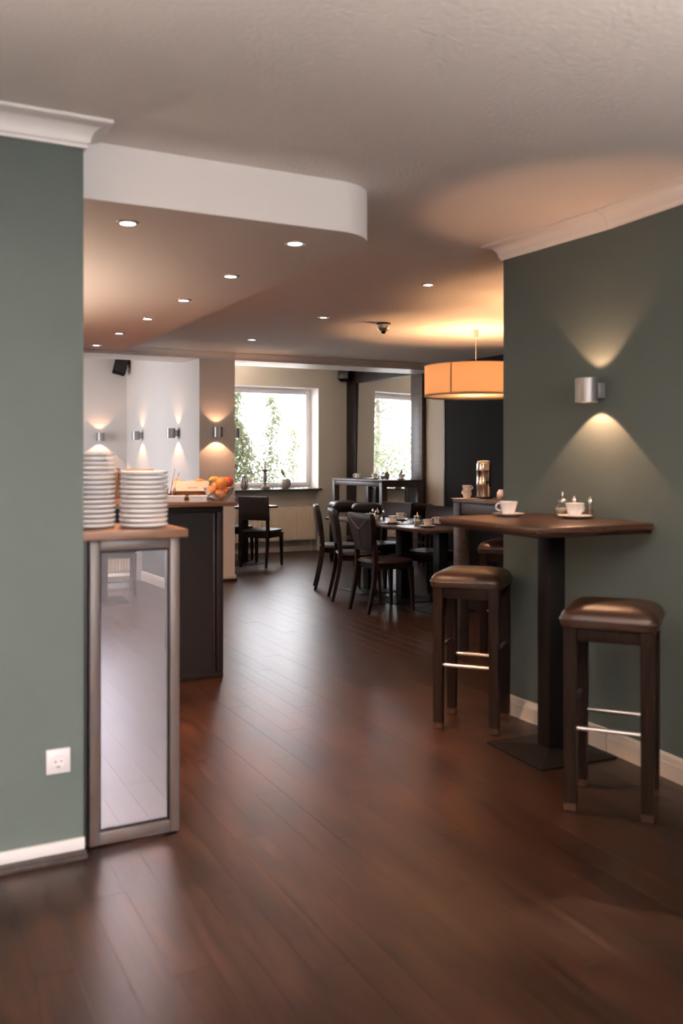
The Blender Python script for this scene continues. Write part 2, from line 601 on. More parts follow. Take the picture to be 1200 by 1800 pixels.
# far bay
struct(G().box(0.2, 3.13, 12.65, 12.85, 0, HA).build('wall_far', M['white_wall'], smooth=False))
g = G()
g.box(3.12, 3.53, 9.43, 12.85, 0, 2.456)
g.box(3.12, 3.53, 9.95, 12.85, 2.456, HA)
struct(g.build('wall_pillar', M['white_wall'], smooth=False))
g = G()
g.box(0.2, 0.35, 9.6, 10.1, 0, HA)
g.box(0.2, 0.35, 11.9, 12.85, 0, HA)
g.box(0.2, 0.35, 10.1, 11.9, 0, 0.9)
g.box(0.2, 0.35, 10.1, 11.9, 2.3, HA)
struct(g.build('wall_bay', M['white_wall'], smooth=False))
WX0, WX1, WZ0, WZ1 = 3.9, 5.762, 0.92, 2.392
g = G()
g.box(3.53, WX0, 11.9, 12.3, 0, HA)
g.box(WX1, 6.28, 11.9, 12.3, 0, HA)
g.box(WX0, WX1, 11.9, 12.3, WZ1, HA)
g.box(WX0, WX1, 12.0, 12.3, 0, WZ0 - 0.03)
struct(g.build('wall_window', M['grey_wall'], smooth=False))
g = G()
g.box(6.28, 6.5, 3.93, 12.3, 0, HA)
struct(g.build('wall_mirror', M['grey_wall'], smooth=False))

# crown mouldings --------------------------------------------------
def crown_profile(h=0.085, p=0.085):
    pts = [(0, -h), (0.010, -h), (0.012, -h + 0.010), (0.018, -h + 0.014)]
    for k in range(9):
        a = k / 8 * PI / 2
        pts.append((0.020 + (p - 0.032) * (1 - math.cos(a)), -h + 0.018 + (h - 0.032) * math.sin(a)))
    pts += [(p - 0.006, -0.012), (p, -0.010), (p, 0), (0, 0)]
    return pts
def sweep_profile(path, prof, out, zt):
    """path of 2D points; out(i) gives outward 2D offset direction at each path point; prof (offset, dz)"""
    rings = []
    for i, p in enumerate(path):
        ox, oy = out[i]
        rings.append([(p[0] + ox * a, p[1] + oy * a, zt + dz) for a, dz in prof])
    return G().loft(rings)
cp = crown_profile()
# left wall: along the face, round its end
g = sweep_profile([(-2.45, 3.17), (0.632, 3.17), (0.632, 3.30)], cp, [(0, -1), (1, -1), (1, 0)], H)
struct(g.build('trim_2', M['trim'], angle=25))
# right wall, bending, round its end
g = sweep_profile([(3.045, 3.171), (3.015, 3.93), (3.3, 3.93)], cp, [(-1, 0.0), (-1, 1), (0, 1)], H)
struct(g.build('trim_3', M['trim'], angle=25))
g = sweep_profile([(2.632, -3.5), (3.045, 3.163)], cp, [(-1, 0.05), (-1, 0.0)], H)
struct(g.build('trim_4', M['trim'], angle=25))
struct(sweep_profile([(3.0452, 3.1625), (3.0452, 3.1715)], [(a * 1.02 + 0.0004, dz * 1.004) for a, dz in cp], [(-1, 0), (-1, 0)], H).build('trim_6', M['porcelain'], angle=25))
# far bay crown
cp2 = crown_profile(0.07, 0.07)
struct(sweep_profile([(3.53, 11.9), (6.28, 11.9), (6.28, 9.95)], cp2, [(0.0, -1), (-1, -1), (-1, 0)], HA).build('trim_5', M['trim'], angle=25))

# baseboards --------------------------------------------------------
bp_r = [(0, 0.0), (0.016, 0.0), (0.016, 0.070), (0.0135, 0.074), (0.0135, 0.082), (0.011, 0.086), (0.011, 0.094), (0.006, 0.104), (0, 0.106)]
struct(sweep_profile([(3.044, 3.175), (3.015, 3.93)], bp_r, [(-1, -0.04), (-1, -0.04)], 0.0).build('baseboard_right', M['base_cream'], angle=20))
struct(sweep_profile([(2.632, -3.5), (3.045, 3.168)], bp_r, [(-1, 0.06), (-1, 0.06)], 0.0).build('baseboard_right', M['base_cream'], angle=20))
g = G().box(-2.45, 0.634, 3.154, 3.17, 0.030, 0.070, 0.003)
struct(g.build('baseboard_left', M['trim']))
g = G()
g.box(-2.45, 0.642, 3.140, 3.17, 0.0, 0.016, 0.002)
g.box(-2.45, 0.637, 3.148, 3.17, 0.0, 0.029, 0.003)
struct(g.build('baseboard_left', M['greywood']))
g = G().box(3.108, 3.12, 9.42, 12.6, 0, 0.07, 0.003).box(3.53, 3.542, 9.42, 11.88, 0, 0.07, 0.003)
g.box(3.108, 3.542, 9.415, 9.43, 0.03, 0.07, 0.003)
struct(g.build('baseboard_pillar', M['base_cream']))
struct(G().box(3.100, 3.55, 9.405, 9.43, 0, 0.03, 0.003).build('baseboard_pillar', M['dwood_top']))
struct(G().box(5.80, 6.15, 11.885, 11.9, 0, 0.07, 0.003).build('baseboard_window', M['base_cream']))
struct(G().box(3.55, 5.80, 11.98, 12.0, 0, 0.07, 0.003).build('baseboard_window', M['base_cream']))

# ------------------------------------------------------------------ windows
def pane_frame(g, x0, x1, z0, z1, y0, y1, w_):
    g.box(x0, x0 + w_, y0, y1, z0, z1, 0.004)
    g.box(x1 - w_, x1, y0, y1, z0, z1, 0.004)
    g.box(x0 + w_, x1 - w_, y0, y1, z0, z0 + w_, 0.004)
    g.box(x0 + w_, x1 - w_, y0, y1, z1 - w_, z1, 0.004)
g = G()
pane_frame(g, WX0, WX1, WZ0, WZ1, 12.17, 12.24, 0.04)
win = struct(g.build('window_1', M['pvc']))
g = G()
pane_frame(g, WX0 + 0.035, WX1 - 0.035, WZ0 + 0.035, WZ1 - 0.035, 12.155, 12.225, 0.05)
g.build('sash', M['pvc'], win)
G().box(WX0 + 0.08, WX1 - 0.08, 12.19, 12.20, WZ0 + 0.08, WZ1 - 0.08).build('pane', M['pane'], win, smooth=False)
G().box(WX0 - 0.02, 5.80, 11.855, 12.18, WZ0 - 0.03, WZ0 - 0.004, 0.004).build('window_sill', M['sill'], win)
g = G()
g.box(WX1 - 0.006, WX1 + 0.0, 11.9, 12.17, WZ0, WZ1)
g.box(WX0, WX1, 11.9, 12.17, WZ1 - 0.006, WZ1)
g.build('reveal_lining', M['trim'], win, smooth=False)
# bay side window (outside the frame; its daylight falls on the white side wall)
g = G()
g.box(0.22, 0.30, 10.1, 10.16, 0.9, 2.3).box(0.22, 0.30, 11.84, 11.9, 0.9, 2.3).box(0.22, 0.30, 10.16, 11.84, 0.9, 0.96).box(0.22, 0.30, 10.16, 11.84, 2.24, 2.3)
w2 = struct(g.build('window_2', M['pvc']))
G().box(0.255, 0.262, 10.16, 11.84, 0.96, 2.24).build('pane', M['pane'], w2, smooth=False)
# glazing behind the camera
g = G()
pane_frame(g, -0.3, 2.52, 0.06, 2.36, -3.62, -3.54, 0.06)
for xm in (0.50, 1.30):
    g.box(xm - 0.035, xm + 0.035, -3.62, -3.54, 0.12, 2.30, 0.004)
w3 = struct(g.build('window_3', M['pvc']))
for xa, xb in ((-0.24, 0.465), (0.535, 1.265), (1.335, 2.46)):
    G().box(xa, xb, -3.585, -3.578, 0.12, 2.30).build('pane', M['pane'], w3, smooth=False)

# ------------------------------------------------------------------ garden outside
struct(G().box(-14, 20, 13.3, 34, -0.5, -0.4).build('ground', M['bounce_ground'], smooth=False))
struct(G().box(-14, 20, -24, -3.9, -0.5, -0.4).build('ground', M['bounce_ground'], smooth=False))
def leaf_mesh(pts_fn, n, size, seed):
    r_ = random.Random(seed)
    vv, ff = [], []
    for i in range(n):
        p, s = pts_fn(r_)
        s *= size
        d = Vector((r_.uniform(-1, 1), r_.uniform(-1, 1), r_.uniform(-1, 0.2))).normalized()
        u = d.cross(Vector((r_.uniform(-1, 1), r_.uniform(-1, 1), r_.uniform(-1, 1)))).normalized()
        k = d.cross(u) * 0.12 * s
        p = Vector(p)
        q = [p, p + d * s * 0.45 + u * s * 0.38 + k, p + d * s, p + d * s * 0.45 - u * s * 0.38 + k]
        m_ = p + d * s * 0.5 - k
        b0 = len(vv)
        vv += [tuple(a) for a in q] + [tuple(m_)]
        ff += [(b0, b0 + 1, b0 + 4), (b0 + 1, b0 + 2, b0 + 4), (b0 + 2, b0 + 3, b0 + 4), (b0 + 3, b0, b0 + 4)]
    me = bpy.data.meshes.new('leaves')
    me.from_pydata(vv, [], ff)
    return me
def vine(x, y, h, spread, n, label, seed, mname):
    r0 = random.Random(seed)
    root = thing('climbing_ivy', label, 'ivy', (x, y, -0.4), 0, 'ivy climbing outside the window')
    stem = [(0, 0, 0)]
    lx, ly = 0, 0
    steps = 9
    for k in range(1, steps + 1):
        lx += r0.uniform(-0.09, 0.12)
        ly += r0.uniform(-0.04, 0.04)
        stem.append((lx, ly, h * k / steps))
    G().tube(stem, [0.016 - 0.0012 * k for k in range(len(stem))], 6).build('stem', M['bark'], root)
    def fn(r_):
        t = r_.random() ** 1.35
        f = t * steps
        i = min(int(f), steps - 1)
        a, b_ = stem[i], stem[i + 1]
        q = f - i
        wd = spread * 1.35 * (1 - t) ** 0.8 + 0.04
        return ((a[0] + (b_[0] - a[0]) * q + r_.gauss(0, wd * 0.6), a[1] + (b_[1] - a[1]) * q + r_.gauss(0, 0.1), a[2] + (b_[2] - a[2]) * q), r_.uniform(0.7, 1.3))
    me = leaf_mesh(fn, n * 4, 0.05, seed)
    me.materials.append(M[mname])
    o = bpy.data.objects.new('foliage', me)
    C.objects.link(o)
    o.parent = root
    o['kind'] = 'stuff'
vine(5.00, 13.6, 2.90, 0.42, 1500, 'tall ivy at the left edge of the window view', 11, 'ivy')
vine(5.38, 13.7, 2.35, 0.30, 800, 'ivy strand rising behind the candlestick', 12, 'ivy2')
vine(5.72, 13.6, 2.75, 0.18, 560, 'slim ivy strand reaching highest right of the candlestick', 13, 'ivy')
vine(6.22, 13.7, 2.25, 0.22, 520, 'ivy strand at the right side of the window view', 14, 'ivy2')
vine(4.55, 13.8, 2.6, 0.5, 900, 'ivy half hidden behind the white pillar', 15, 'ivy2')
# small tree that the wall mirror reflects
root = thing('garden_tree', 'leafy tree with thin arching branches seen in the wall mirror', 'tree', (2.6, 17.0, -0.4))
g = G()
g.tube([(0, 0, 0), (0.1, 0, 1.2), (-0.1, 0.1, 2.4), (0.1, 0, 4.2)], [0.1, 0.085, 0.06, 0.02], 8)
br = []
r0 = random.Random(5)
for k in range(16):
    a = r0.uniform(0, 2 * PI)
    z = r0.uniform(1.0, 3.4)
    L = r0.uniform(0.8, 1.7)
    e = (math.cos(a) * L, math.sin(a) * L, z + 0.7)
    mid = (math.cos(a) * L * 0.5, math.sin(a) * L * 0.5, z + 0.55)
    g.tube([(0, 0, z), mid, e], [0.03, 0.02, 0.007], 5)
    br.append(((0, 0, z), mid, e))
g.build('trunk', M['bark'], root)
def fn2(r_):
    b0, b1, b2 = br[r_.randrange(len(br))]
    t = r_.random()
    p = b1 if t < 0.5 else b2
    q = r_.random()
    a = b0 if t < 0.5 else b1
    return (tuple(a[i] + (p[i] - a[i]) * q + r_.gauss(0, 0.16) for i in range(3)), r_.uniform(0.7, 1.3))
me = leaf_mesh(fn2, 2600, 0.085, 5)
me.materials.append(M['ivy'])
o = bpy.data.objects.new('foliage', me)
C.objects.link(o)
o.parent = root
o['kind'] = 'stuff'
#PART2
# ------------------------------------------------------------------ lamps
def spot(parent, loc, rot, power, size, blend, col, rad=0.01):
    l = bpy.data.lights.new('bulb', 'SPOT')
    l.energy = power
    l.spot_size = R(size)
    l.spot_blend = blend
    l.color = col
    l.shadow_soft_size = rad
    o = bpy.data.objects.new('bulb', l)
    C.objects.link(o)
    o.parent = parent
    o.location = loc
    o.rotation_euler = rot
    return o

def sconce(label, loc, rz, power=P_SCONCE, group='up and down wall sconces'):
    t = thing('wall_sconce', label, 'wall lamp', loc, rz, group)
    r, h, cx = 0.052, 0.112, 0.092
    G().lathe([(r - 0.005, -h / 2), (r, -h / 2), (r, h / 2), (r - 0.005, h / 2), (r - 0.005, -h / 2)], (cx, 0, 0), 36, False, False).build('shade', M['alu'], t)
    G().box(0.0005, 0.046, -0.024, 0.024, -0.036, 0.036, 0.003).build('wall_mount', M['alu'], t)
    for s in (-1, 1):
        G().lathe([(0.001, 0.0), (r - 0.0055, 0.0)], (cx, 0, s * 0.012), 24, False, False).build('lens', M['lens2'], t)
    spot(t, (cx, 0, 0.022), (PI, 0, 0), power * 0.5, 96, 0.35, WARM2, 0.006)
    spot(t, (cx, 0, -0.022), (0, 0, 0), power, 96, 0.12, WARM2, 0.006)
    return t
sconce('large aluminium up and down sconce on the green wall above the bar table', (3.0425, 3.213, 1.692), R(177.7), P_SCONCE * 1.9)
sconce('aluminium sconce on the front face of the white pillar', (3.311, 9.4295, 1.650), R(-90), P_SCONCE * 0.7)
sconce('aluminium sconce peeking out past the right edge of the white pillar', (3.5305, 9.66, 1.650), 0, P_SCONCE)
sconce('aluminium sconce seen side-on, just left of the pillar on the white side wall', (3.1195, 10.199, 1.655), PI, P_SCONCE * 0.7)
sconce('aluminium sconce seen side-on, deeper along the white side wall', (3.1195, 11.793, 1.66), PI, P_SCONCE * 0.7)
sconce('farthest aluminium sconce, on the far wall above the tall plate stack', (2.736, 12.6495, 1.655), R(-90), P_SCONCE * 0.7)

def downlight(label, loc, group, power=P_SPOT):
    t = thing('recessed_spotlight', label, 'ceiling light', loc, 0, group)
    G().lathe([(0.030, -0.0015), (0.031, -0.006), (0.040, -0.007), (0.047, -0.003), (0.048, -0.0005), (0.030, -0.0005)], seg=28, cap0=False, cap1=False).build('trim_ring', M['steel'], t)
    G().lathe([(0.001, -0.004), (0.022, -0.004), (0.0295, -0.002)], seg=24, cap0=False, cap1=False).build('lens', M['lens'], t)
    spot(t, (0, 0, -0.012), (0, 0, 0), power, 78, 0.8, WARM2, 0.025)
names = ['nearest spotlight of the long row along the soffit edge', 'second spotlight from the near end of the soffit row', 'third spotlight from the near end of the soffit row',
         'fourth spotlight from the near end of the soffit row', 'fifth spotlight from the near end of the soffit row', 'farthest spotlight of the soffit row']
downlight('large recessed spotlight in the soffit nearest the left green wall', (0.892, 3.60, SZ), 'recessed spotlights in the lowered soffit', P_SPOT * 1.5)
for i, n_ in enumerate(names):
    downlight(n_, (1.63, 3.605 + 0.81 * i, SZ), 'recessed spotlights in the lowered soffit', P_SPOT * (2.4, 2.0, 0.45, 0.8, 1.2, 1.2)[i])
for i, n_ in enumerate(['nearest spotlight in the flat ceiling, right of the soffit', 'middle spotlight in the flat ceiling, left of the smoke detector', 'farthest spotlight in the flat ceiling, above the white pillar']):
    downlight(n_, (3.265, 5.068 + 1.584 * i, H), 'recessed spotlights in the flat ceiling')

# drum pendant
def pendant(label, loc, power):
    t = thing('pendant_lamp', label, 'pendant lamp', loc, 0, 'cream drum pendants')
    PR, PB, PT = 0.464, -0.605, -0.33
    G().lathe([(0.022, 0), (0.026, -0.002), (0.022, -0.075), (0.004, -0.08)], seg=20).build('ceiling_rose', M['plastic'], t)
    G().tube([(0, 0, -0.07), (0, 0, -0.45)], 0.003, 8).build('cord', M['plastic'], t)
    G().lathe([(PR, PB), (PR, PT), (PR - 0.002, PT), (PR - 0.002, PB), (PR, PB)], seg=72, cap0=False, cap1=False).build('lamp_shade', M['shade'], t)
    for z in (PB, PT):
        pts = [((PR + 0.001) * math.cos(2 * PI * k / 72), (PR + 0.001) * math.sin(2 * PI * k / 72), z) for k in range(73)]
        G().tube(pts, 0.0035, 6, False).build('shade_rim', M['shade_band'], t)
    for k in range(3):
        a = R(-153 + 120 * k)
        G().box(PR - 0.001, PR + 0.003, -0.006, 0.006, PB, PT, rot=0).build('shade_seam', M['shade_band'], t, rot=(0, 0, a))
    G().lathe([(0.001, PB + 0.012), (PR - 0.004, PB + 0.012), (PR - 0.004, PB + 0.015), (0.001, PB + 0.015)], seg=64, cap0=False, cap1=False).build('diffuser', M['diffuser'], t)
    G().tube([(-PR + .004, 0, PT - 0.05), (PR - .004, 0, PT - 0.05)], 0.003, 6).tube([(0, -PR + .004, PT - 0.05), (0, PR - .004, PT - 0.05)], 0.003, 6).build('spider_frame', M['shade_band'], t)
    G().lathe([(0.018, -0.45), (0.02, -0.385), (0.012, -0.37)], seg=16).build('bulb_holder', M['plastic'], t)
    l = bpy.data.lights.new('bulb', 'POINT')
    l.energy = power
    l.color = (1.0, 0.55, 0.27)
    l.shadow_soft_size = 0.05
    o = bpy.data.objects.new('bulb', l)
    C.objects.link(o)
    o.parent = t
    o.location = (0, 0, -0.51)
pendant('large cream drum pendant lamp glowing over the dining tables', (4.817, 6.683, H), P_PEND)
pendant('added unseen drum pendant behind the right green wall, brightening the coffee station', (4.55, 4.95, H), P_PEND)  # out of view, added to brighten this side of the dining area
pendant('added unseen drum pendant over the service side of the buffet, as warm fill light', (-0.2, 6.2, SZ), P_PEND * 0.8)  # out of view, added to warm the soffit and the plate stacks

def uplighter(label, loc, power, hh=1.72, col=(1.0, 0.83, 0.74), cone=132):  # unseen fill lamp, added to brighten ceilings and walls
    t_ = thing('fill_lamp', label, 'fill lamp', loc, 0, 'steel uplighters added outside the view as fill light')
    G().lathe([(0.14, 0.0), (0.145, 0.006), (0.14, 0.022), (0.02, 0.032)], seg=32).build('base', M['steel'], t_)
    G().tube([(0, 0, 0.03), (0, 0, hh)], 0.012, 12).build('pole', M['steel'], t_)
    G().lathe([(0.02, hh), (0.10, hh + 0.03), (0.155, hh + 0.09), (0.152, hh + 0.09), (0.098, hh + 0.035), (0.02, hh + 0.01)], seg=36, cap0=False, cap1=False).build('lamp_bowl', M['steel'], t_)
    spot(t_, (0, 0, hh + 0.05), (PI, 0, 0), power, cone, 1.0, col, 0.14)
uplighter('added steel uplighter for fill light in the left part of the room beside the camera', (-0.9, 0.7, 0), P_UP * 0.5, 1.5, (1.0, 0.83, 0.74), 140)
uplighter('added steel uplighter for fill light standing behind the camera', (1.2, -1.3, 0), P_UP * 1.1, 1.12, (1.0, 0.86, 0.79), 158)
uplighter('added steel uplighter for fill light hidden behind the white pillar in the window bay', (3.80, 10.75, 0), P_UP * 0.15, 1.72, (1.0, 0.80, 0.66))
uplighter('added short steel uplighter for fill light on the service side of the buffet, hidden by the left wall', (-0.45, 5.3, 0), P_UP * 0.22, 0.95, (1.0, 0.74, 0.56))
t = thing('blocker', 'dark cupboard added outside the view to shade the right green wall', 'blocker', (2.25, 0.62, 0))  # unseen furniture, added to shade the right wall, floor and stools
G().box(-0.50, 0.50, -0.20, 0.24, 0.06, 1.42, 0.003).build('body', M['dwood'], t)
G().box(-0.48, 0.48, -0.17, 0.22, 0.0, 0.06).build('plinth', M['blackmat'], t, smooth=False)
for s_ in (-1, 1):
    d_ = G().box(min(s_ * 0.004, s_ * 0.495), max(s_ * 0.004, s_ * 0.495), 0.2405, 0.262, 0.07, 1.41, 0.003).build('door', M['dwood'], t)
    G().tube([(s_ * 0.04, 0.275, 0.95), (s_ * 0.04, 0.275, 1.10)], 0.006, 8).build('handle', M['steel'], d_)

# smoke detector
t = thing('smoke_detector', 'small steel-grey smoke detector hanging from the ceiling', 'smoke detector', (3.866, 6.706, H))
G().lathe([(0.062, 0), (0.062, -0.010), (0.055, -0.014)], seg=32).build('mounting_plate', M['dwood_top'], t)
G().lathe([(0.052, -0.014), (0.052, -0.045), (0.040, -0.062), (0.022, -0.072)], seg=32).build('housing', M['steel'], t)
G().lathe([(0.021, -0.072), (0.016, -0.088), (0.004, -0.092)], seg=20).build('sensor', M['blackmat'], t)

# ------------------------------------------------------------------ left cabinet with mirror door
t = thing('side_cabinet', 'black cabinet with hazy mirror door in a worn grey frame at left wall end', 'cabinet', (0.8, 3.4, 0))
def wb(x0, x1, y0, y1, z0, z1, b=0.0, g=None):
    g = g or G()
    return g.box(x0 - 0.8, x1 - 0.8, y0 - 3.4, y1 - 3.4, z0, z1, b)
wb(0.632, 0.975, 3.305, 3.56, 0.0, 1.086, 0.0).build('body', M['black'], t, smooth=False)
wb(0.640, 0.975, 3.248, 3.305, 0.0, 1.086, 0.0).build('side_panel', M['black'], t, smooth=False)
fx0, fx1, fz0, fz1, fw = 0.662, 0.988, 0.004, 1.086, 0.036
door = wb(fx0, fx0 + fw, 3.215, 3.247, fz0, fz1, 0.004).build('stile', M['frame'], t)
wb(fx1 - fw, fx1, 3.215, 3.247, fz0, fz1, 0.004).build('stile', M['frame'], t)
wb(fx0 + fw, fx1 - fw, 3.215, 3.247, fz0, fz0 + 0.046, 0.004).build('rail', M['frame'], t)
wb(fx0 + fw, fx1 - fw, 3.215, 3.247, fz1 - 0.040, fz1, 0.004).build('rail', M['frame'], t)
g = G()
bw = 0.006
for a in ((fx0 + fw, fx0 + fw + bw, fz0 + 0.046, fz1 - 0.04), (fx1 - fw - bw, fx1 - fw, fz0 + 0.046, fz1 - 0.04), (fx0 + fw + bw, fx1 - fw - bw, fz0 + 0.046, fz0 + 0.046 + bw), (fx0 + fw + bw, fx1 - fw - bw, fz1 - 0.04 - bw, fz1 - 0.04)):
    wb(a[0], a[1], 3.226, 3.247, a[2], a[3], 0.001, g)
g.build('bead', M['darkbrown'], t)
wb(fx0 + fw + bw, fx1 - fw - bw, 3.234, 3.247, fz0 + 0.046 + bw, fz1 - 0.04 - bw).build('mirror_glass', M['hazy'], t, smooth=False)
o = G().box(-0.19, 0.19, -0.2, 0.2, -0.015, 0.015, 0.003).build('worktop', M['counter_top'], loc=(0.819, 3.378, 1.1015))
tag(o, 'small brown wooden top on the mirror-door cabinet, under the plate stacks', 'worktop')

# plates
def plate_mesh():
    g = G()
    r = 0.0895
    g.lathe([(0.055, 0.0), (0.058, 0.0), (0.060, 0.0025), (0.080, 0.0035), (0.086, 0.0055), (r, 0.0100), (r, 0.0166), (r - 0.003, 0.0168), (0.082, 0.0085), (0.070, 0.006), (0.001, 0.0055)], seg=40, cap1=False)
    return g
pl0 = plate_mesh().build('plate', M['porcelain'], angle=60)
def plate_stack(cx, cy, n, pitch, nm, grp, first=None):
    for i in range(n):
        if first is not None and i == 0:
            o = first
        else:
            o = pl0.copy()
            C.objects.link(o)
        o.location = (cx + random.uniform(-0.0016, 0.0016), cy + random.uniform(-0.0016, 0.0016), 1.1168 + pitch * i)
        o.rotation_euler = (0, 0, random.uniform(0, 6))
        k = n - 1 - i
        w_ = 'topmost' if k == 0 else ('bottom' if i == 0 else (ORD[k] + ' from the top'))
        tag(o, 'white porcelain plate, %s in the %s plate stack' % (w_, nm), 'plate', grp)
plate_stack(0.889, 3.345, 12, 0.0176, 'shorter right-hand', 'plates in the shorter stack', pl0)
plate_stack(0.706, 3.405, 16, 0.0176, 'taller left-hand', 'plates in the taller stack')

# ------------------------------------------------------------------ buffet counter
t = thing('buffet_counter', 'long dark brown buffet counter with a framed end panel', 'counter', (1.45, 6.6, 0))
def bb(x0, x1, y0, y1, z0, z1, b=0.0):
    return G().box(x0 - 1.45, x1 - 1.45, y0 - 6.6, y1 - 6.6, z0, z1, b)
bb(1.0, 1.915, 5.375, 7.9, 0.0, 1.075).build('body', M['darkbrown'], t, smooth=False)
bb(1.0, 1.925, 5.345, 5.375, 0.0, 0.034, 0.004).build('rail', M['darkbrown'], t)
bb(1.0, 1.925, 5.345, 5.375, 1.035, 1.075, 0.004).build('rail', M['darkbrown'], t)
bb(1.882, 1.925, 5.345, 5.375, 0.034, 1.035, 0.004).build('stile', M['darkbrown'], t)
bb(1.866, 1.874, 5.362, 5.375, 0.05, 1.02, 0.002).build('bead', M['dwood_top'], t)
o = G().box(-0.5, 0.5, -1.37, 1.37, -0.014, 0.014, 0.004).build('worktop', M['counter_top'], loc=(1.48, 6.61, 1.09))
tag(o, 'long brown wooden top of the dark buffet counter, carrying the fruit bowl', 'worktop')
CT = 1.1045
# fruit bowl
t = thing('fruit_bowl', 'clear glass bowl heaped with fruit at the end of the buffet counter', 'bowl', (1.90, 5.36, CT))
G().lathe([(0.045, 0.0), (0.047, 0.004), (0.052, 0.008), (0.078, 0.038), (0.094, 0.082), (0.097, 0.082), (0.081, 0.036), (0.055, 0.004), (0.045, 0.0)], seg=40, cap1=False).build('bowl', M['glass'], t)
def fruit(name, label, cat, loc, r, m, sc=(1, 1, 0.93), stem=True):
    t_ = thing(name, label, cat, (loc[0], loc[1], CT + loc[2]), random.uniform(0, 6), 'fruit in the glass bowl')
    g = G()
    g.lathe([(0.001, -r * 0.88), (r * 0.35, -r * 0.95), (r * 0.75, -r * 0.68), (r * 0.97, -r * 0.2), (r, r * 0.12), (r * 0.9, r * 0.5), (r * 0.62, r * 0.82), (r * 0.28, r * 0.93), (0.001, r * 0.84)], seg=22, cap0=False, cap1=False)
    bmesh.ops.scale(g.bm, vec=sc, verts=g.bm.verts)
    g.build('flesh', M[m], t_, angle=80)
    if stem:
        G().tube([(0, 0, r * 0.75 * sc[2]), (0.002, 0, r * 1.05 * sc[2])], 0.002, 6).build('stem', M['bark'], t_)
fruit('apple', 'red and yellow apple lowest in the glass fruit bowl', 'apple', (1.90, 5.335, 0.045), 0.036, 'peach')
fruit('apple', 'red apple resting on the right side of the glass bowl', 'apple', (1.965, 5.375, 0.118), 0.038, 'apple')
fruit('orange', 'large orange in the middle of the fruit bowl', 'orange', (1.905, 5.325, 0.112), 0.039, 'orange', (1, 1, 1), False)
fruit('orange', 'orange lying low at the right of the fruit bowl', 'orange', (1.940, 5.345, 0.062), 0.024, 'orange', (1, 1, 1), False)
fruit('peach', 'orange-pink peach low at the left of the fruit bowl', 'peach', (1.85, 5.35, 0.070), 0.031, 'peach')
fruit('peach', 'peach at the back of the fruit bowl', 'peach', (1.90, 5.405, 0.085), 0.034, 'peach')
t = thing('banana', 'yellow banana lying on top of the left side of the fruit bowl', 'banana', (1.865, 5.345, CT + 0.125), 0.4, 'fruit in the glass bowl')
g = G()
pts = [(-0.045 + 0.0115 * k, 0.0, 0.012 * math.sin(PI * k / 8)) for k in range(9)]
g.tube(pts, [0.005, 0.012, 0.016, 0.0175, 0.018, 0.0175, 0.016, 0.011, 0.005], 10)
g.build('peel', M['lemon'], t, angle=60)
G().sphere((0.051, 0, 0), 0.004, 8).build('tip', M['bark'], t)

# white lidded dishes
def dish(label, x, y, rz):
    t_ = thing('serving_dish', label, 'dish', (x, y, CT), rz, 'white serving dishes on the buffet')
    G().super_rings([(0.052, 0.044, 0.0), (0.055, 0.048, 0.006), (0.057, 0.050, 0.030), (0.061, 0.056, 0.032), (0.061, 0.056, 0.037), (0.0565, 0.0495, 0.037), (0.056, 0.044, 0.010)], n=40, e=8).build('dish_body', M['porcelain'], t_)
    G().super_rings([(0.058, 0.047, 0.026), (0.057, 0.046, 0.029)], n=40, e=8).build('contents', M['sugar'], t_)
    G().box(-0.060, 0.060, -0.047, 0.047, -0.0002, 0.004, 0.0015).build('under_plate', M['porcelain'], t_)
    return t_
dish('white rectangular serving dish nearest the fruit bowl', 1.757, 5.335, R(-20))
dish('white rectangular serving dish beside the plate stack', 1.628, 5.38, R(-20))

# bread basket with napkin
t = thing('bread_basket', 'shallow light wicker bread basket behind the white dishes', 'basket', (1.80, 5.62, CT), R(-22))
g = G()
g.super_rings([(0.115, 0.075, 0.0), (0.125, 0.085, 0.06), (0.119, 0.079, 0.06), (0.110, 0.070, 0.008)], n=40, e=5)
for z in (0.012, 0.024, 0.036, 0.048):
    hx = 0.1155 + 0.010 * z / 0.06
    ring = []
    for k in range(41):
        a = 2 * PI * k / 40
        ca, sa = math.cos(a), math.sin(a)
        q = (abs(ca) ** 5 + abs(sa) ** 5) ** (-0.2)
        ring.append((hx * ca * q + 0.002 * ca, (hx - 0.04) * sa * q + 0.002 * sa, z))
    g.tube(ring, 0.0045, 5, False)
g.build('weave', M['lightwood'], t)
t = thing('cloth_napkin', 'white printed napkin folded like a tent over the bread basket', 'napkin', (1.80, 5.60, CT + 0.062), R(-22))
g = G()
rings = []
for k in range(13):
    x_ = -0.115 + 0.23 * k / 12
    w_ = 0.004 * math.sin(k * 1.3)
    top = 0.058 - 0.10 * max(0, x_) * 0.25 + w_
    prof = [(-0.090, -0.004), (-0.05, 0.022), (-0.008, top), (0.008, top), (0.05, 0.024), (0.085, 0.0)]
    rings.append([(x_ - 0.0 + 0.25 * (y_ * 0.2), y_, z_) for y_, z_ in prof] + [(x_ + 0.25 * (y_ * 0.2), y_ * 0.985, z_ - 0.0022) for y_, z_ in prof[::-1]])
g.loft(rings)
g.build('cloth', M['paper'], t, angle=50)
g = G()
for i in range(5):
    g.box(-0.02 + i * 0.013, -0.012 + i * 0.013, -0.0665, -0.0645, 0.0145, 0.0175 + 0.002 * (i % 2))
g.build('print', M['print'], t, smooth=False)

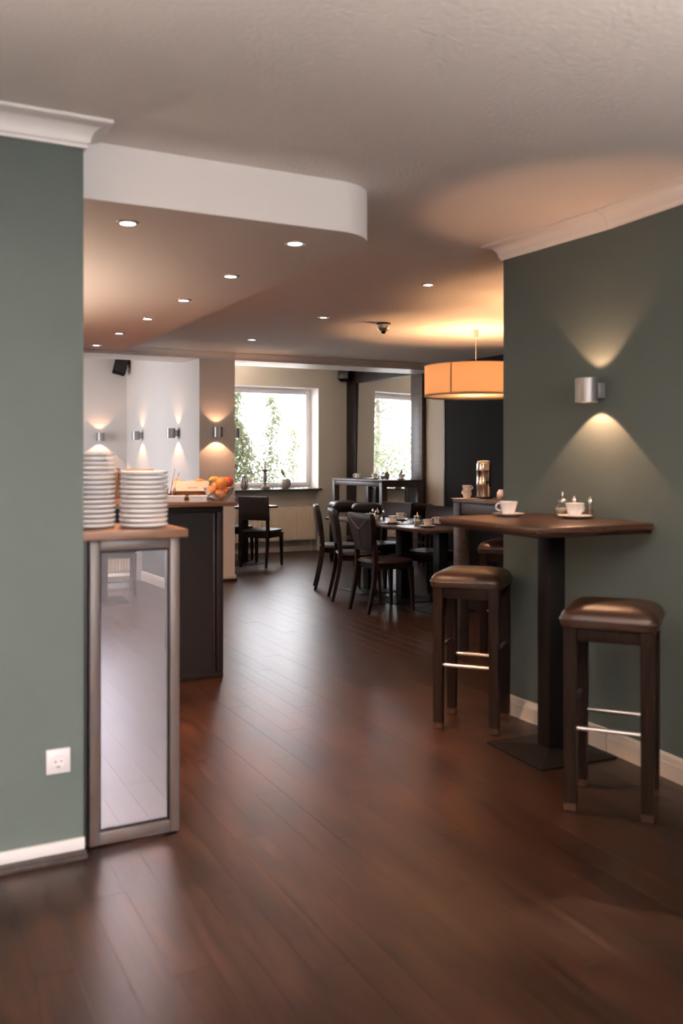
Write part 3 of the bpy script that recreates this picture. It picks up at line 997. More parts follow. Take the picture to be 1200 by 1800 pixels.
def roll(label, x, y, z, r, rz=0):
    t_ = thing('bread_roll', label, 'bread roll', (x, y, CT + z), rz, 'bread rolls in the basket')
    g_ = G()
    g_.sphere((0, 0, 0), r, 18, (1.25, 0.95, 0.8))
    g_.build('crust', M['bread'], t_, angle=80)
    g_ = G()
    g_.tube([(-r * 0.8, 0, r * 0.62), (0, 0.003, r * 0.80), (r * 0.8, 0, r * 0.62)], [0.001, 0.004, 0.001], 6)
    g_.build('score', M['lightwood'], t_)
roll('large golden bread roll standing above the napkin beside the fruit bowl', 1.875, 5.665, 0.105, 0.036, 0.3)
roll('small bread roll behind the middle of the napkin', 1.815, 5.69, 0.085, 0.028, 0.9)
roll('bread roll behind the left end of the napkin', 1.735, 5.70, 0.108, 0.028, -0.2)
# jam jar and spoons
t = thing('jam_jar', 'glass jar of dark red jam beside the plate stack', 'jar', (1.638, 5.50, CT))
G().lathe([(0.028, 0.0), (0.030, 0.004), (0.031, 0.06), (0.026, 0.072), (0.027, 0.082), (0.025, 0.082), (0.024, 0.072), (0.0285, 0.058), (0.027, 0.004)], seg=28).build('glass', M['glass'], t)
G().lathe([(0.026, 0.005), (0.0272, 0.046), (0.001, 0.047)], seg=24, cap1=False).build('jam', M['jam'], t)
def spoon(label, p0, p1, m):
    t_ = thing('spoon', label, 'spoon', p0, 0, 'spoons in the jam jar')
    d = Vector(p1) - Vector(p0)
    G().tube([(0, 0, 0), tuple(d * 0.5), tuple(d * 0.96), tuple(d)], [0.002, 0.002, 0.0042, 0.002], 8).build('handle', M[m], t_)
    G().sphere((0, 0, 0), 0.010, 12, (0.5, 1, 1.2)).build('bowl', M[m], t_)
spoon('dark spoon leaning left in the jam jar', (1.634, 5.498, CT + 0.058), (1.654, 5.49, CT + 0.205), 'copper')
spoon('bright spoon leaning right in the jam jar', (1.650, 5.502, CT + 0.060), (1.682, 5.49, CT + 0.178), 'chrome')
# cereal jars with wooden lids
def cereal(label, x, y, h, lid):
    t_ = thing('storage_jar', label, 'jar', (x, y, CT), 0, 'cereal jars behind the plates')
    G().lathe([(0.082, 0.0), (0.088, 0.006), (0.088, h - 0.02), (0.078, h), (0.075, h), (0.085, h - 0.021), (0.085, 0.006)], seg=36, cap1=False).build('glass', M['glass'], t_)
    G().lathe([(0.083, 0.006), (0.083, h * 0.86), (0.001, h * 0.88)], seg=30, cap1=False).build('cereal', M['cereal'], t_)
    if lid:
        G().lathe([(0.090, h), (0.092, h + 0.003), (0.092, h + 0.012), (0.088, h + 0.014)], seg=36).build('lid', M['lightwood'], t_)
cereal('glass cereal jar with a flat brown lid behind the shorter plate stack', 1.568, 6.0, 0.178, True)
cereal('open glass jar of golden cereal seen between the two plate stacks', 1.36, 6.02, 0.20, False)

# ------------------------------------------------------------------ wall socket
t = thing('power_socket', 'square white power socket low on the left green wall', 'socket', (0.5465, 3.1695, 0.343))
G().box(-0.040, 0.040, -0.009, 0.0, -0.042, 0.042, 0.003).build('cover_plate', M['plastic'], t)
g = G()
g.lathe([(0.0245, 0.0), (0.0245, 0.0045), (0.0205, 0.0045), (0.0195, 0.0), (0.001, 0.0)], seg=32, cap1=False, cap0=False)
bmesh.ops.rotate(g.bm, cent=(0, 0, 0), matrix=Matrix.Rotation(R(90), 3, 'X'), verts=g.bm.verts)
bmesh.ops.translate(g.bm, vec=(0, -0.0095, 0), verts=g.bm.verts)
g.build('recess', M['plastic'], t)
G().box(-0.012, -0.007, -0.0105, -0.0093, -0.0025, 0.0025).box(0.007, 0.012, -0.0105, -0.0093, -0.0025, 0.0025).build('contact_hole', M['blackmat'], t, smooth=False)
G().box(-0.006, 0.006, -0.0115, -0.0093, -0.0195, -0.0165).build('earth_clip', M['iron'], t, smooth=False)

# ------------------------------------------------------------------ bar stools
def make_stool(label, loc, rz, leather='leather'):
    t_ = thing('bar_stool', label, 'bar stool', loc, rz, 'bar stools')
    a = 0.1425
    for sx in (-1, 1):
        for sy in (-1, 1):
            lg = G().post([(sx * a, sy * a, 0.034, 0.046, 0.046), (sx * a, sy * a, 0.725, 0.050, 0.050)]).build('leg', M['dwood'], t_, angle=20)
            G().post([(sx * a, sy * a, 0.0, 0.038, 0.038), (sx * a, sy * a, 0.008, 0.046, 0.046), (sx * a, sy * a, 0.034, 0.046, 0.046)]).build('foot', M['bartop'], lg, angle=20)
    for s in (-1, 1):
        G().box(-a + 0.025, a - 0.025, s * a - 0.014, s * a + 0.014, 0.665, 0.722, 0.003).build('apron', M['dwood'], t_)
        G().box(s * a - 0.014, s * a + 0.014, -a + 0.025, a - 0.025, 0.665, 0.722, 0.003).build('apron', M['dwood'], t_)
        G().tube([(-a + 0.02, s * a, 0.325), (a - 0.02, s * a, 0.325)], 0.0085, 12).build('foot_rail', M['steel'], t_)
        G().tube([(s * a, -a + 0.02, 0.405), (s * a, a - 0.02, 0.405)], 0.0085, 12).build('foot_rail', M['steel'], t_)
    h = 0.186
    st = G().super_rings([(h - 0.020, h - 0.020, 0.718), (h - 0.004, h - 0.004, 0.722), (h, h, 0.738), (h - 0.001, h - 0.001, 0.752), (h - 0.006, h - 0.006, 0.768), (h - 0.018, h - 0.018, 0.783), (h - 0.045, h - 0.045, 0.796), (h - 0.09, h - 0.09, 0.805), (h - 0.14, h - 0.14, 0.808)], n=56, e=9).build('seat', M[leather], t_, angle=60)
    ring = []
    for k in range(57):
        an = 2 * PI * k / 56
        ca, sa = math.cos(an), math.sin(an)
        q = (abs(ca) ** 9 + abs(sa) ** 9) ** (-1 / 9)
        ring.append(((h + 0.0015) * ca * q, (h + 0.0015) * sa * q, 0.749))
    G().tube(ring, 0.003, 6, False).build('piping', M[leather], st)
    return t_
stool = make_stool('brown leather bar stool standing right of the bar table post', (2.605, 2.69, 0), R(-50.5), 'leather_tan')
dup(stool, 'brown leather bar stool left of the bar table, at the green wall corner', (2.735, 3.825, 0), R(-48))
dup(stool, 'bar stool tucked under the coffee station table', (3.90, 5.03, 0), R(-48))
stool2 = make_stool('far black bar stool, leftmost at the window bar table', (5.42, 10.42, 0), R(-14), 'leather')
dup(stool2, 'far black bar stool, second from left at the window bar table', (5.44, 9.86, 0), R(-27))
dup(stool2, 'far black bar stool at the right end of the window bar table', (5.95, 9.50, 0), R(-10))

# ------------------------------------------------------------------ near bar table on a single post
t = thing('bar_table', 'square walnut bar table on one black post against the green wall', 'table', (2.81, 3.30, 0), R(-3.3))
G().box(-0.415, 0.200, -0.455, 0.335, 1.062, 1.092, 0.007).build('tabletop', M['bartop'], t)
G().box(-0.408, 0.193, -0.448, 0.328, 1.048, 1.0625, 0.003).build('edge_lath', M['dwood'], t)
G().box(-0.045, 0.045, -0.045, 0.045, 0.02, 1.046, 0.002).build('post', M['iron'], t)
G().box(-0.14, 0.14, -0.14, 0.14, 1.040, 1.048).build('mounting_plate', M['iron'], t, smooth=False)
G().loft([[(-0.215, -0.215, 0), (0.205, -0.215, 0), (0.205, 0.215, 0), (-0.215, 0.215, 0)], [(-0.215, -0.215, 0.008), (0.205, -0.215, 0.008), (0.205, 0.215, 0.008), (-0.215, 0.215, 0.008)], [(-0.05, -0.05, 0.026), (0.05, -0.05, 0.026), (0.05, 0.05, 0.026), (-0.05, 0.05, 0.026)]]).build('base_plate', M['iron'], t, smooth=False)
BT = 1.0922

# ------------------------------------------------------------------ crockery
def make_saucer(label, loc, grp):
    o = G().lathe([(0.035, 0.0), (0.040, 0.0), (0.055, 0.006), (0.078, 0.013), (0.080, 0.015), (0.076, 0.0145), (0.052, 0.008), (0.036, 0.005), (0.001, 0.005)], seg=40, cap1=False).build('saucer', M['porcelain'], angle=60, loc=loc)
    return tag(o, label, 'saucer', grp)
def make_cup(label, loc, rz, grp, sc=1.0):
    t_ = thing('coffee_cup', label, 'cup', loc, rz, grp)
    G().lathe([(0.024, 0.0), (0.026, 0.003), (0.029, 0.010), (0.036, 0.035), (0.043, 0.060), (0.0445, 0.066), (0.042, 0.066), (0.040, 0.058), (0.033, 0.034), (0.026, 0.010), (0.001, 0.007)], seg=36, cap1=False).build('cup_body', M['porcelain'], t_, angle=60)
    pts = []
    for k in range(13):
        a = R(-100 + 200 * k / 12)
        pts.append((0.040 + 0.021 * math.cos(a) - 0.002 * (k < 4), 0, 0.040 + 0.018 * math.sin(a)))
    G().tube(pts, 0.0042, 8).build('handle', M['porcelain'], t_)
    return t_
g1 = 'cup and saucer sets on the near bar table'
sau = make_saucer('white saucer under the left cup on the near bar table', (2.715, 3.50, BT), g1)
cup = make_cup('white coffee cup with handle to the left on the near bar table', (2.715, 3.50, BT + 0.0055), R(150), g1)
def place_cup(label, x, y, z, rz, grp, slabel):
    s_ = sau.copy()
    C.objects.link(s_)
    s_.location = (x, y, z)
    tag(s_, slabel, 'saucer', grp)
    dup(cup, label, (x, y, z + 0.0055), R(rz), grp)
place_cup('white coffee cup in front of the sugar jar on the near bar table', 2.895, 3.235, BT, 5, g1, 'white saucer under the right cup on the near bar table')

def make_sugar(label, loc, grp):
    t_ = thing('sugar_dispenser', label, 'sugar jar', loc, 0, grp)
    G().lathe([(0.026, 0.0), (0.034, 0.006), (0.041, 0.028), (0.039, 0.045), (0.028, 0.062), (0.024, 0.070), (0.022, 0.070), (0.0265, 0.061), (0.0365, 0.045), (0.0385, 0.028), (0.032, 0.008)], seg=30).build('glass', M['glass'], t_)
    G().lathe([(0.031, 0.008), (0.0365, 0.026), (0.034, 0.040), (0.001, 0.043)], seg=26, cap1=False).build('sugar', M['sugar'], t_)
    G().lathe([(0.026, 0.068), (0.026, 0.080), (0.018, 0.090), (0.006, 0.096)], seg=26).build('lid', M['chrome'], t_)
    G().tube([(0, 0, 0.092), (0.002, 0, 0.118)], [0.006, 0.004], 10).build('spout', M['chrome'], t_)
    return t_
def make_shaker(label, loc, grp, fill, nm='salt_shaker'):
    t_ = thing(nm, label, 'shaker', loc, 0, grp)
    G().lathe([(0.0145, 0.0), (0.015, 0.004), (0.011, 0.068), (0.009, 0.07), (0.012, 0.006)], seg=20).build('glass', M['glass'], t_)
    G().lathe([(0.0125, 0.004), (0.0105, 0.040), (0.001, 0.041)], seg=18, cap1=False).build('contents', M[fill], t_)
    G().lathe([(0.012, 0.069), (0.0125, 0.080), (0.010, 0.092), (0.004, 0.098)], seg=20).build('lid', M['chrome'], t_)
    return t_
g2 = 'condiments on the near bar table'
sug = make_sugar('glass sugar jar with chrome lid behind the right cup on the near bar table', (2.945, 3.375, BT), g2)
slt = make_shaker('slim glass salt shaker directly behind the right cup on the near bar table', (2.975, 3.325, BT), g2, 'sugar')
pep = make_shaker('slim glass pepper shaker rightmost by the wall on the near bar table', (2.992, 3.235, BT), g2, 'spice', 'pepper_shaker')

# ------------------------------------------------------------------ framed bar tables
def leg_table(label, x0, x1, y0, y1, z, m, lw=0.075, ap=0.055):
    cx, cy_ = (x0 + x1) / 2, (y0 + y1) / 2
    t_ = thing('bar_table', label, 'table', (cx, cy_, 0))
    hx, hy = (x1 - x0) / 2, (y1 - y0) / 2
    G().box(-hx, hx, -hy, hy, z - 0.028, z, 0.003).build('tabletop', M[m], t_)
    for sx in (-1, 1):
        for sy in (-1, 1):
            G().box(sx * (hx - lw / 2 - 0.003) - lw / 2, sx * (hx - lw / 2 - 0.003) + lw / 2, sy * (hy - lw / 2 - 0.003) - lw / 2, sy * (hy - lw / 2 - 0.003) + lw / 2, 0, z - 0.0285, 0.003).build('leg', M[m], t_)
    for s in (-1, 1):
        G().box(-hx + lw + .004, hx - lw - .004, s * (hy - 0.022) - 0.012, s * (hy - 0.022) + 0.012, z - 0.03 - ap, z - 0.0285, 0.002).build('apron', M[m], t_)
        G().box(s * (hx - 0.022) - 0.012, s * (hx - 0.022) + 0.012, -hy + lw + .004, hy - lw - .004, z - 0.03 - ap, z - 0.0285, 0.002).build('apron', M[m], t_)
    return t_
leg_table('long dark wooden bar table beside the wall mirror near the window', 5.60, 6.21, 9.75, 11.15, 1.085, 'greywood')
leg_table('dark bar table with the steel dispenser, half hidden behind the green wall', 3.645, 4.30, 4.10, 5.335, 1.082, 'greywood', 0.08, 0.075)

# coffee station things
CZ = 1.0825
t = thing('drink_dispenser', 'tall round polished steel drink dispenser with black tap', 'dispenser', (3.835, 5.225, CZ), R(-117))
G().lathe([(0.060, 0.0), (0.062, 0.004), (0.058, 0.014)], seg=36).build('base', M['blackmat'], t)
G().lathe([(0.050, 0.014), (0.0505, 0.10), (0.0515, 0.102), (0.0505, 0.104), (0.0505, 0.20), (0.0515, 0.202), (0.0505, 0.204), (0.0505, 0.250), (0.044, 0.258)], seg=40).build('tank', M['copper'], t)
G().lathe([(0.046, 0.256), (0.046, 0.264), (0.034, 0.270), (0.010, 0.272)], seg=32).build('lid', M['steel'], t)
G().box(0.048, 0.085, 0.022, 0.040, 0.112, 0.128, 0.003).box(0.068, 0.082, 0.023, 0.039, 0.090, 0.158, 0.003).build('tap', M['blackmat'], t)
g = G()
g.box(-0.10, 0.10, -0.05, 0.05, 0.0, 0.0035, 0.001)
o = g.build('folded_napkin', M['paper'], loc=(3.715, 5.265, CZ), rot=(0, 0, R(-12)))
tag(o, 'flat white napkin under the small cup stack on the coffee station', 'napkin')
def espresso(label, loc, rz):
    t_ = thing('espresso_cup', label, 'cup', loc, rz, 'stacked small cups on the coffee station')
    G().lathe([(0.021, 0.0), (0.024, 0.004), (0.030, 0.022), (0.034, 0.040), (0.032, 0.040), (0.028, 0.022), (0.022, 0.006), (0.001, 0.005)], seg=28, cap1=False).build('cup_body', M['porcelain'], t_, angle=60)
    pts = [(0.030 + 0.012 * math.cos(R(-95 + 190 * k / 10)), 0, 0.023 + 0.011 * math.sin(R(-95 + 190 * k / 10))) for k in range(11)]
    G().tube(pts, 0.003, 6).build('handle', M['porcelain'], t_)
    return t_
e0 = espresso('small white cup, bottom of the stack beside the dispenser', (3.712, 5.255, CZ + 0.0035), 0.3)
for i, nm in enumerate(['second from the bottom', 'third from the bottom', 'topmost']):
    dup(e0, 'small white cup, %s of the stack beside the dispenser' % nm, (3.712 + (-0.003, 0.003, -0.002)[i], 5.255, CZ + 0.0035 + 0.0175 * (i + 1)), 1.9 * (i + 1))
t = thing('milk_jug', 'small white milk jug beside the drink dispenser at the green wall edge', 'jug', (3.905, 5.12, CZ))
G().lathe([(0.024, 0.0), (0.028, 0.004), (0.028, 0.045), (0.018, 0.058), (0.017, 0.066), (0.015, 0.066), (0.016, 0.058), (0.025, 0.044), (0.025, 0.006), (0.001, 0.005)], seg=26, cap1=False).build('jug_body', M['porcelain'], t, angle=60)
G().tube([(0.026, 0, 0.015), (0.042, 0, 0.022), (0.043, 0, 0.040), (0.026, 0, 0.048)], 0.0035, 8).build('handle', M['porcelain'], t)

# ------------------------------------------------------------------ dining tables on posts
def post_table(label, x, y, rz=0, sx=0.70, sy=0.655, grp='dining tables pushed together in a row'):
    t_ = thing('dining_table', label, 'table', (x, y, 0), rz, grp)
    G().box(-sx / 2, sx / 2, -sy / 2, sy / 2, 0.722, 0.75, 0.004).build('tabletop', M['dwood_top'], t_)
    G().box(-0.05, 0.05, -0.05, 0.05, 0.016, 0.714, 0.002).build('post', M['iron'], t_)
    G().box(-0.16, 0.16, -0.16, 0.16, 0.712, 0.722).build('mounting_plate', M['iron'], t_, smooth=False)
    G().loft([[(-0.23, -0.23, 0), (0.23, -0.23, 0), (0.23, 0.23, 0), (-0.23, 0.23, 0)], [(-0.23, -0.23, 0.007), (0.23, -0.23, 0.007), (0.23, 0.23, 0.007), (-0.23, 0.23, 0.007)], [(-0.06, -0.06, 0.018), (0.06, -0.06, 0.018), (0.06, 0.06, 0.018), (-0.06, 0.06, 0.018)]]).build('base_plate', M['iron'], t_, smooth=False)
    return t_
tb = post_table('dark dining table nearest the camera in the row under the pendant', 4.515, 6.80)
dup(tb, 'middle dark dining table of the row under the pendant', (4.515, 7.458, 0))
dup(tb, 'farthest dark dining table of the row, behind the side-on chairs', (4.515, 8.116, 0))
tb2 = dup(tb, 'dark dining table by the radiator, behind the white pillar', (4.235, 11.0, 0), 0, 'single dining tables')
dup(tb, 'dark dining table behind the camera, seen only in the cabinet mirror', (1.9, -2.2, 0), 0.1, 'single dining tables')

# ------------------------------------------------------------------ chairs (front is +x)
def rear_leg(sy, yb=0.165, curve=1.0):
    secs = []
    for z, x_, w_, d_ in ((0.0, -0.275, 0.026, 0.030), (0.12, -0.245, 0.030, 0.032), (0.28, -0.212, 0.034, 0.036), (0.42, -0.195, 0.036, 0.042), (0.56, -0.200, 0.034, 0.036), (0.72, -0.222, 0.030, 0.028), (0.84, -0.245, 0.026, 0.022)):
        x2 = -0.205 + (x_ + 0.205) * curve
        secs.append((x2, sy * (yb + 0.012 * (0.4 - z if z < 0.4 else 0)), z, d_, w_))
    return G().post(secs)
def make_round_chair(label, loc, rz, grp):
    t_ = thing('dining_chair', label, 'chair', loc, rz, grp)
    for s in (-1, 1):
        rear_leg(s, 0.158).build('leg', M['dwood'], t_, angle=40)
        G().post([(0.185, s * 0.185, 0.0, 0.022, 0.022), (0.175, s * 0.178, 0.20, 0.030, 0.030), (0.165, s * 0.170, 0.40, 0.042, 0.042)]).build('leg', M['dwood'], t_, angle=40)
    G().super_rings([(0.190, 0.185, 0.385), (0.198, 0.193, 0.39), (0.198, 0.193, 0.435)], n=40, e=4).build('seat_frame', M['dwood'], t_, angle=40)
    G().super_rings([(0.205, 0.200, 0.436), (0.216, 0.212, 0.441), (0.216, 0.212, 0.452), (0.205, 0.200, 0.462), (0.16, 0.155, 0.466), (0.08, 0.08, 0.462)], n=40, e=4).build('seat', M['leather'], t_, angle=60)
    # backrest: curved panel, wider at the top
    rings = []
    for z, hw, x_, th in ((0.545, 0.115, -0.204, 0.030), (0.56, 0.135, -0.205, 0.042), (0.62, 0.158, -0.212, 0.050), (0.72, 0.182, -0.227, 0.052), (0.82, 0.200, -0.246, 0.050), (0.868, 0.203, -0.256, 0.046), (0.880, 0.196, -0.258, 0.028)):
        ring = []
        n = 9
        for k in range(n):
            y_ = -hw + 2 * hw * k / (n - 1)
            ring.append((x_ - th / 2 - 0.016 * (1 - (y_ / hw) ** 2), y_, z))
        for k in range(n - 1, -1, -1):
            y_ = -hw + 2 * hw * k / (n - 1)
            ring.append((x_ + th / 2 - 0.016 * (1 - (y_ / hw) ** 2), y_, z))
        rings.append(ring)
    br_ = G().loft(rings).build('backrest', M['leather'], t_, angle=50)
    def bx_(z, y_, hw):
        x_ = -0.212 - (z - 0.62) * 0.172
        return x_ - 0.0265 - 0.016 * (1 - (y_ / hw) ** 2)
    sm = G()
    for s in (-1, 1):
        pts = []
        for k in range(7):
            q = k / 6
            z = 0.862 - 0.125 * q
            y_ = s * 0.192 * (1 - q)
            pts.append((bx_(z, y_, 0.19), y_, z))
        sm.tube(pts, 0.0022, 5)
    sm.build('seam', M['seam'], br_)
    sm = G()
    sm.tube([(bx_(0.737, 0, 0.19), 0, 0.737), (bx_(0.66, 0, 0.17), 0, 0.66), (bx_(0.58, 0, 0.14) + 0.002, 0, 0.58)], 0.0018, 5)
    sm.build('seam', M['blackmat'], br_)
    return t_
def make_square_chair(label, loc, rz, grp):
    t_ = thing('dining_chair', label, 'chair', loc, rz, grp)
    for s in (-1, 1):
        G().post([(-0.235, s * 0.178, 0.0, 0.024, 0.022), (-0.205, s * 0.180, 0.25, 0.034, 0.030), (-0.195, s * 0.182, 0.45, 0.040, 0.034), (-0.212, s * 0.184, 0.68, 0.032, 0.030), (-0.238, s * 0.184, 0.872, 0.026, 0.026)]).build('leg', M['dwood'], t_, angle=40)
        G().post([(0.19, s * 0.182, 0.0, 0.024, 0.024), (0.182, s * 0.180, 0.42, 0.042, 0.042)]).build('leg', M['dwood'], t_, angle=40)
    g_ = G()
    g_.box(-0.18, 0.165, -0.190, -0.168, 0.365, 0.432, 0.002).box(-0.18, 0.165, 0.168, 0.190, 0.365, 0.432, 0.002).box(0.17, 0.192, -0.16, 0.16, 0.375, 0.432, 0.002).box(-0.195, -0.175, -0.165, 0.165, 0.365, 0.432, 0.002)
    g_.build('seat_frame', M['dwood'], t_)
    G().super_rings([(0.205, 0.200, 0.432), (0.214, 0.209, 0.438), (0.214, 0.209, 0.456), (0.20, 0.195, 0.466), (0.13, 0.13, 0.466), (0.06, 0.06, 0.463)], n=40, e=8).build('seat', M['leather'], t_, angle=60)
    rings = []
    for z, x_, th in ((0.588, -0.202, 0.026), (0.592, -0.203, 0.034), (0.70, -0.215, 0.036), (0.80, -0.228, 0.036), (0.878, -0.240, 0.034), (0.886, -0.241, 0.022)):
        hw = 0.205
        ring = []
        n = 9
        for k in range(n):
            y_ = -hw + 2 * hw * k / (n - 1)
            ring.append((x_ - th / 2 - 0.014 * (1 - (y_ / hw) ** 2), y_, z))
        for k in range(n - 1, -1, -1):
            y_ = -hw + 2 * hw * k / (n - 1)
            ring.append((x_ + th / 2 - 0.014 * (1 - (y_ / hw) ** 2), y_, z))
        rings.append(ring)
    G().loft(rings).build('backrest', M['leather'], t_, angle=50)
    return t_
gc = 'dining chairs with rounded seats and tapered backs'
gs = 'dining chairs with square backs'
ch = make_round_chair('dark dining chair with pale V seam on its back, nearest of the dining chairs', (4.075, 7.045, 0), R(2), gc)
dup(ch, 'dark dining chair seen side-on, between the V-seam chair and the leftmost one', (4.165, 7.715, 0), R(-20))
dup(ch, 'dark dining chair seen side-on, leftmost at the row of dining tables', (4.345, 8.44, 0), R(-24))
cs = make_square_chair('dark square-backed chair by the radiator, right of the white pillar', (4.335, 10.60, 0), R(40), gs)
dup(cs, 'dark chair behind the radiator table, only its seat showing beside the pillar', (4.22, 11.33, 0), R(4), gs)
dup(cs, 'dark square-backed chair across the table, directly below the window bar table', (4.80, 8.33, 0), R(200), gs)
dup(cs, 'dark square-backed chair across the table, just left of the coffee station table', (4.79, 7.42, 0), R(200), gs)
dup(cs, 'dark chair behind the camera, its legs seen in the cabinet mirror', (2.12, -2.62, 0), R(100), gs)

# ------------------------------------------------------------------ things on the dining tables
TT = 0.7502
g3 = 'cups and saucers on the dining tables'
place_cup('white cup left of the pair behind the V-seam chair', 4.335, 7.34, TT, 40, g3, 'saucer under the left cup of the pair behind the V-seam chair')
place_cup('white cup right and farther of the pair behind the V-seam chair', 4.62, 7.68, TT, -10, g3, 'saucer under the farther cup of the pair behind the V-seam chair')
place_cup('white cup nearest the front corner of the dining tables', 4.375, 6.80, TT, 30, g3, 'saucer nearest the front corner of the dining tables')
place_cup('white cup rightmost on the dining tables, beside the coffee station leg', 4.63, 7.02, TT, 150, g3, 'saucer rightmost on the dining tables')
g4 = 'condiments on the dining tables'
dup(sug, 'round glass sugar jar between the shakers on the middle dining table', (4.46, 7.86, TT), 0, g4)
dup(slt, 'glass salt shaker left of the round sugar jar', (4.50, 8.02, TT), 0, g4)
dup(pep, 'glass pepper shaker right of the round sugar jar', (4.50, 7.80, TT), 0, g4)
dup(sug, 'glass sugar jar between the two pairs of cups on the dining tables', (4.43, 7.06, TT), 0, g4)
t = thing('butter_dish', 'white lidded butter dish on the farthest dining table', 'dish', (4.60, 8.26, TT), R(-25))
G().super_rings([(0.060, 0.045, 0.0), (0.070, 0.055, 0.006), (0.070, 0.055, 0.010)], n=36, e=6).build('under_plate', M['porcelain'], t)
G().super_rings([(0.055, 0.040, 0.010), (0.055, 0.040, 0.030), (0.048, 0.034, 0.036)], n=36, e=6).build('lid', M['porcelain'], t)
G().lathe([(0.006, 0.036), (0.009, 0.043), (0.004, 0.050)], seg=14).build('knob', M['porcelain'], t)

# on the window bar table
WT = 1.0855
g5 = 'cups and saucers on the window bar table'
place_cup('white cup leftmost on the window bar table', 5.72, 10.62, WT, 160, g5, 'saucer leftmost on the window bar table')
place_cup('white cup in the middle of the window bar table', 5.80, 10.30, WT, 40, g5, 'saucer in the middle of the window bar table')
place_cup('white cup rightmost on the window bar table', 6.00, 9.95, WT, 10, g5, 'saucer rightmost on the window bar table')
g6 = 'condiments on the window bar table'
dup(sug, 'glass sugar jar on the window bar table', (5.90, 10.25, WT), 0, g6)
dup(slt, 'glass salt shaker beside the middle cup on the window bar table', (5.93, 10.42, WT), 0, g6)
t = thing('table_vase', 'small green and white striped oval vase on the window bar table', 'vase', (5.96, 10.25, WT), R(-27))
G().lathe([(0.016, 0.0), (0.028, 0.012), (0.036, 0.045), (0.026, 0.080), (0.008, 0.098), (0.008, 0.104)], seg=24).build('vase_body', M['pottery'], t)
g = G()
for a in range(4):
    an = PI / 4 + a * PI / 2
    pts = [((r_ + 0.0008) * math.cos(an), (r_ + 0.0008) * math.sin(an), z) for r_, z in ((0.018, 0.003), (0.028, 0.012), (0.034, 0.028), (0.036, 0.045), (0.032, 0.063), (0.026, 0.080), (0.014, 0.091))]
    g.tube(pts, 0.004, 5)
g.build('stripe', M['leaf'], t)

# ------------------------------------------------------------------ window sill
SZL = 0.9165
t = thing('sill_vase', 'grey oval vase with dark stripes at the left of the window sill', 'vase', (4.615, 11.96, SZL))
G().lathe([(0.022, 0.0), (0.040, 0.02), (0.054, 0.07), (0.050, 0.11), (0.034, 0.15), (0.016, 0.178), (0.014, 0.192)], seg=28).build('vase_body', M['pottery'], t)
g = G()
for a in range(6):
    an = a * PI / 3 - 0.5
    pts = [((r_ + 0.001) * math.cos(an), (r_ + 0.001) * math.sin(an), z) for r_, z in ((0.024, 0.002), (0.040, 0.02), (0.054, 0.07), (0.050, 0.11), (0.034, 0.15), (0.016, 0.178), (0.014, 0.192))]
    g.tube(pts, 0.006, 5)
g.build('stripe', M['darkbrown'], t)
t = thing('candlestick', 'turned grey wooden candlestick on the window sill', 'candlestick', (4.935, 11.96, SZL))
G().box(-0.052, 0.052, -0.052, 0.052, 0.0, 0.038, 0.006).build('base', M['candle_wood'], t)
G().lathe([(0.048, 0.038), (0.038, 0.055), (0.022, 0.070), (0.030, 0.082), (0.019, 0.095), (0.026, 0.125), (0.034, 0.150), (0.024, 0.185), (0.018, 0.205), (0.027, 0.218), (0.020, 0.230), (0.028, 0.248), (0.038, 0.262), (0.048, 0.272), (0.048, 0.282), (0.018, 0.282)], seg=28).build('stem', M['candle_wood'], t)
t = thing('pillar_candle', 'cream candle standing in the candlestick', 'candle', (4.935, 11.96, SZL + 0.282))
G().lathe([(0.024, 0.0), (0.024, 0.122), (0.021, 0.126), (0.004, 0.123)], seg=20).build('wax', M['greywax'], t)
G().tube([(0, 0, 0.122), (0.001, 0, 0.134)], 0.0012, 6).build('wick', M['blackmat'], t)
t = thing('potted_orchid', 'small round stone-grey pot with one upright green leaf on the sill', 'potted plant', (5.262, 11.97, SZL))
G().lathe([(0.045, 0.0), (0.052, 0.006), (0.074, 0.045), (0.078, 0.085), (0.068, 0.128), (0.063, 0.138), (0.058, 0.138), (0.062, 0.125), (0.062, 0.115)], seg=32).build('pot', M['pottery'], t)
G().lathe([(0.001, 0.120), (0.061, 0.118)], seg=24, cap0=False, cap1=False).build('soil', M['bark'], t)
def leaf(pts, ws, nm='leaf', m='leaf'):
    rings = []
    for (x_, y_, z_), w_ in zip(pts, ws):
        rings.append([(x_ - w_ * 0.9, y_, z_ + 0.002), (x_, y_ - w_ * 0.25, z_ - w_ * 0.1), (x_ + w_ * 0.9, y_, z_ + 0.002), (x_, y_ + 0.002 - w_ * 0.2, z_ - w_ * 0.1 + 0.002)])
    G().loft(rings).build(nm, M[m], t, angle=60)
leaf([(0.02, 0, 0.12), (0.0, 0, 0.155), (-0.03, 0, 0.195), (-0.05, 0, 0.235), (-0.062, 0, 0.268), (-0.066, 0, 0.285)], [0.004, 0.006, 0.024, 0.032, 0.024, 0.004])
leaf([(0.0, 0.02, 0.12), (0.035, 0.02, 0.14), (0.060, 0.02, 0.142)], [0.006, 0.014, 0.003])
G().tube([(0.02, 0, 0.118), (0.09, 0, 0.20), (0.16, 0, 0.30), (0.20, 0, 0.40)], [0.003, 0.0025, 0.002, 0.0015], 6).build('stem', M['bark'], t)

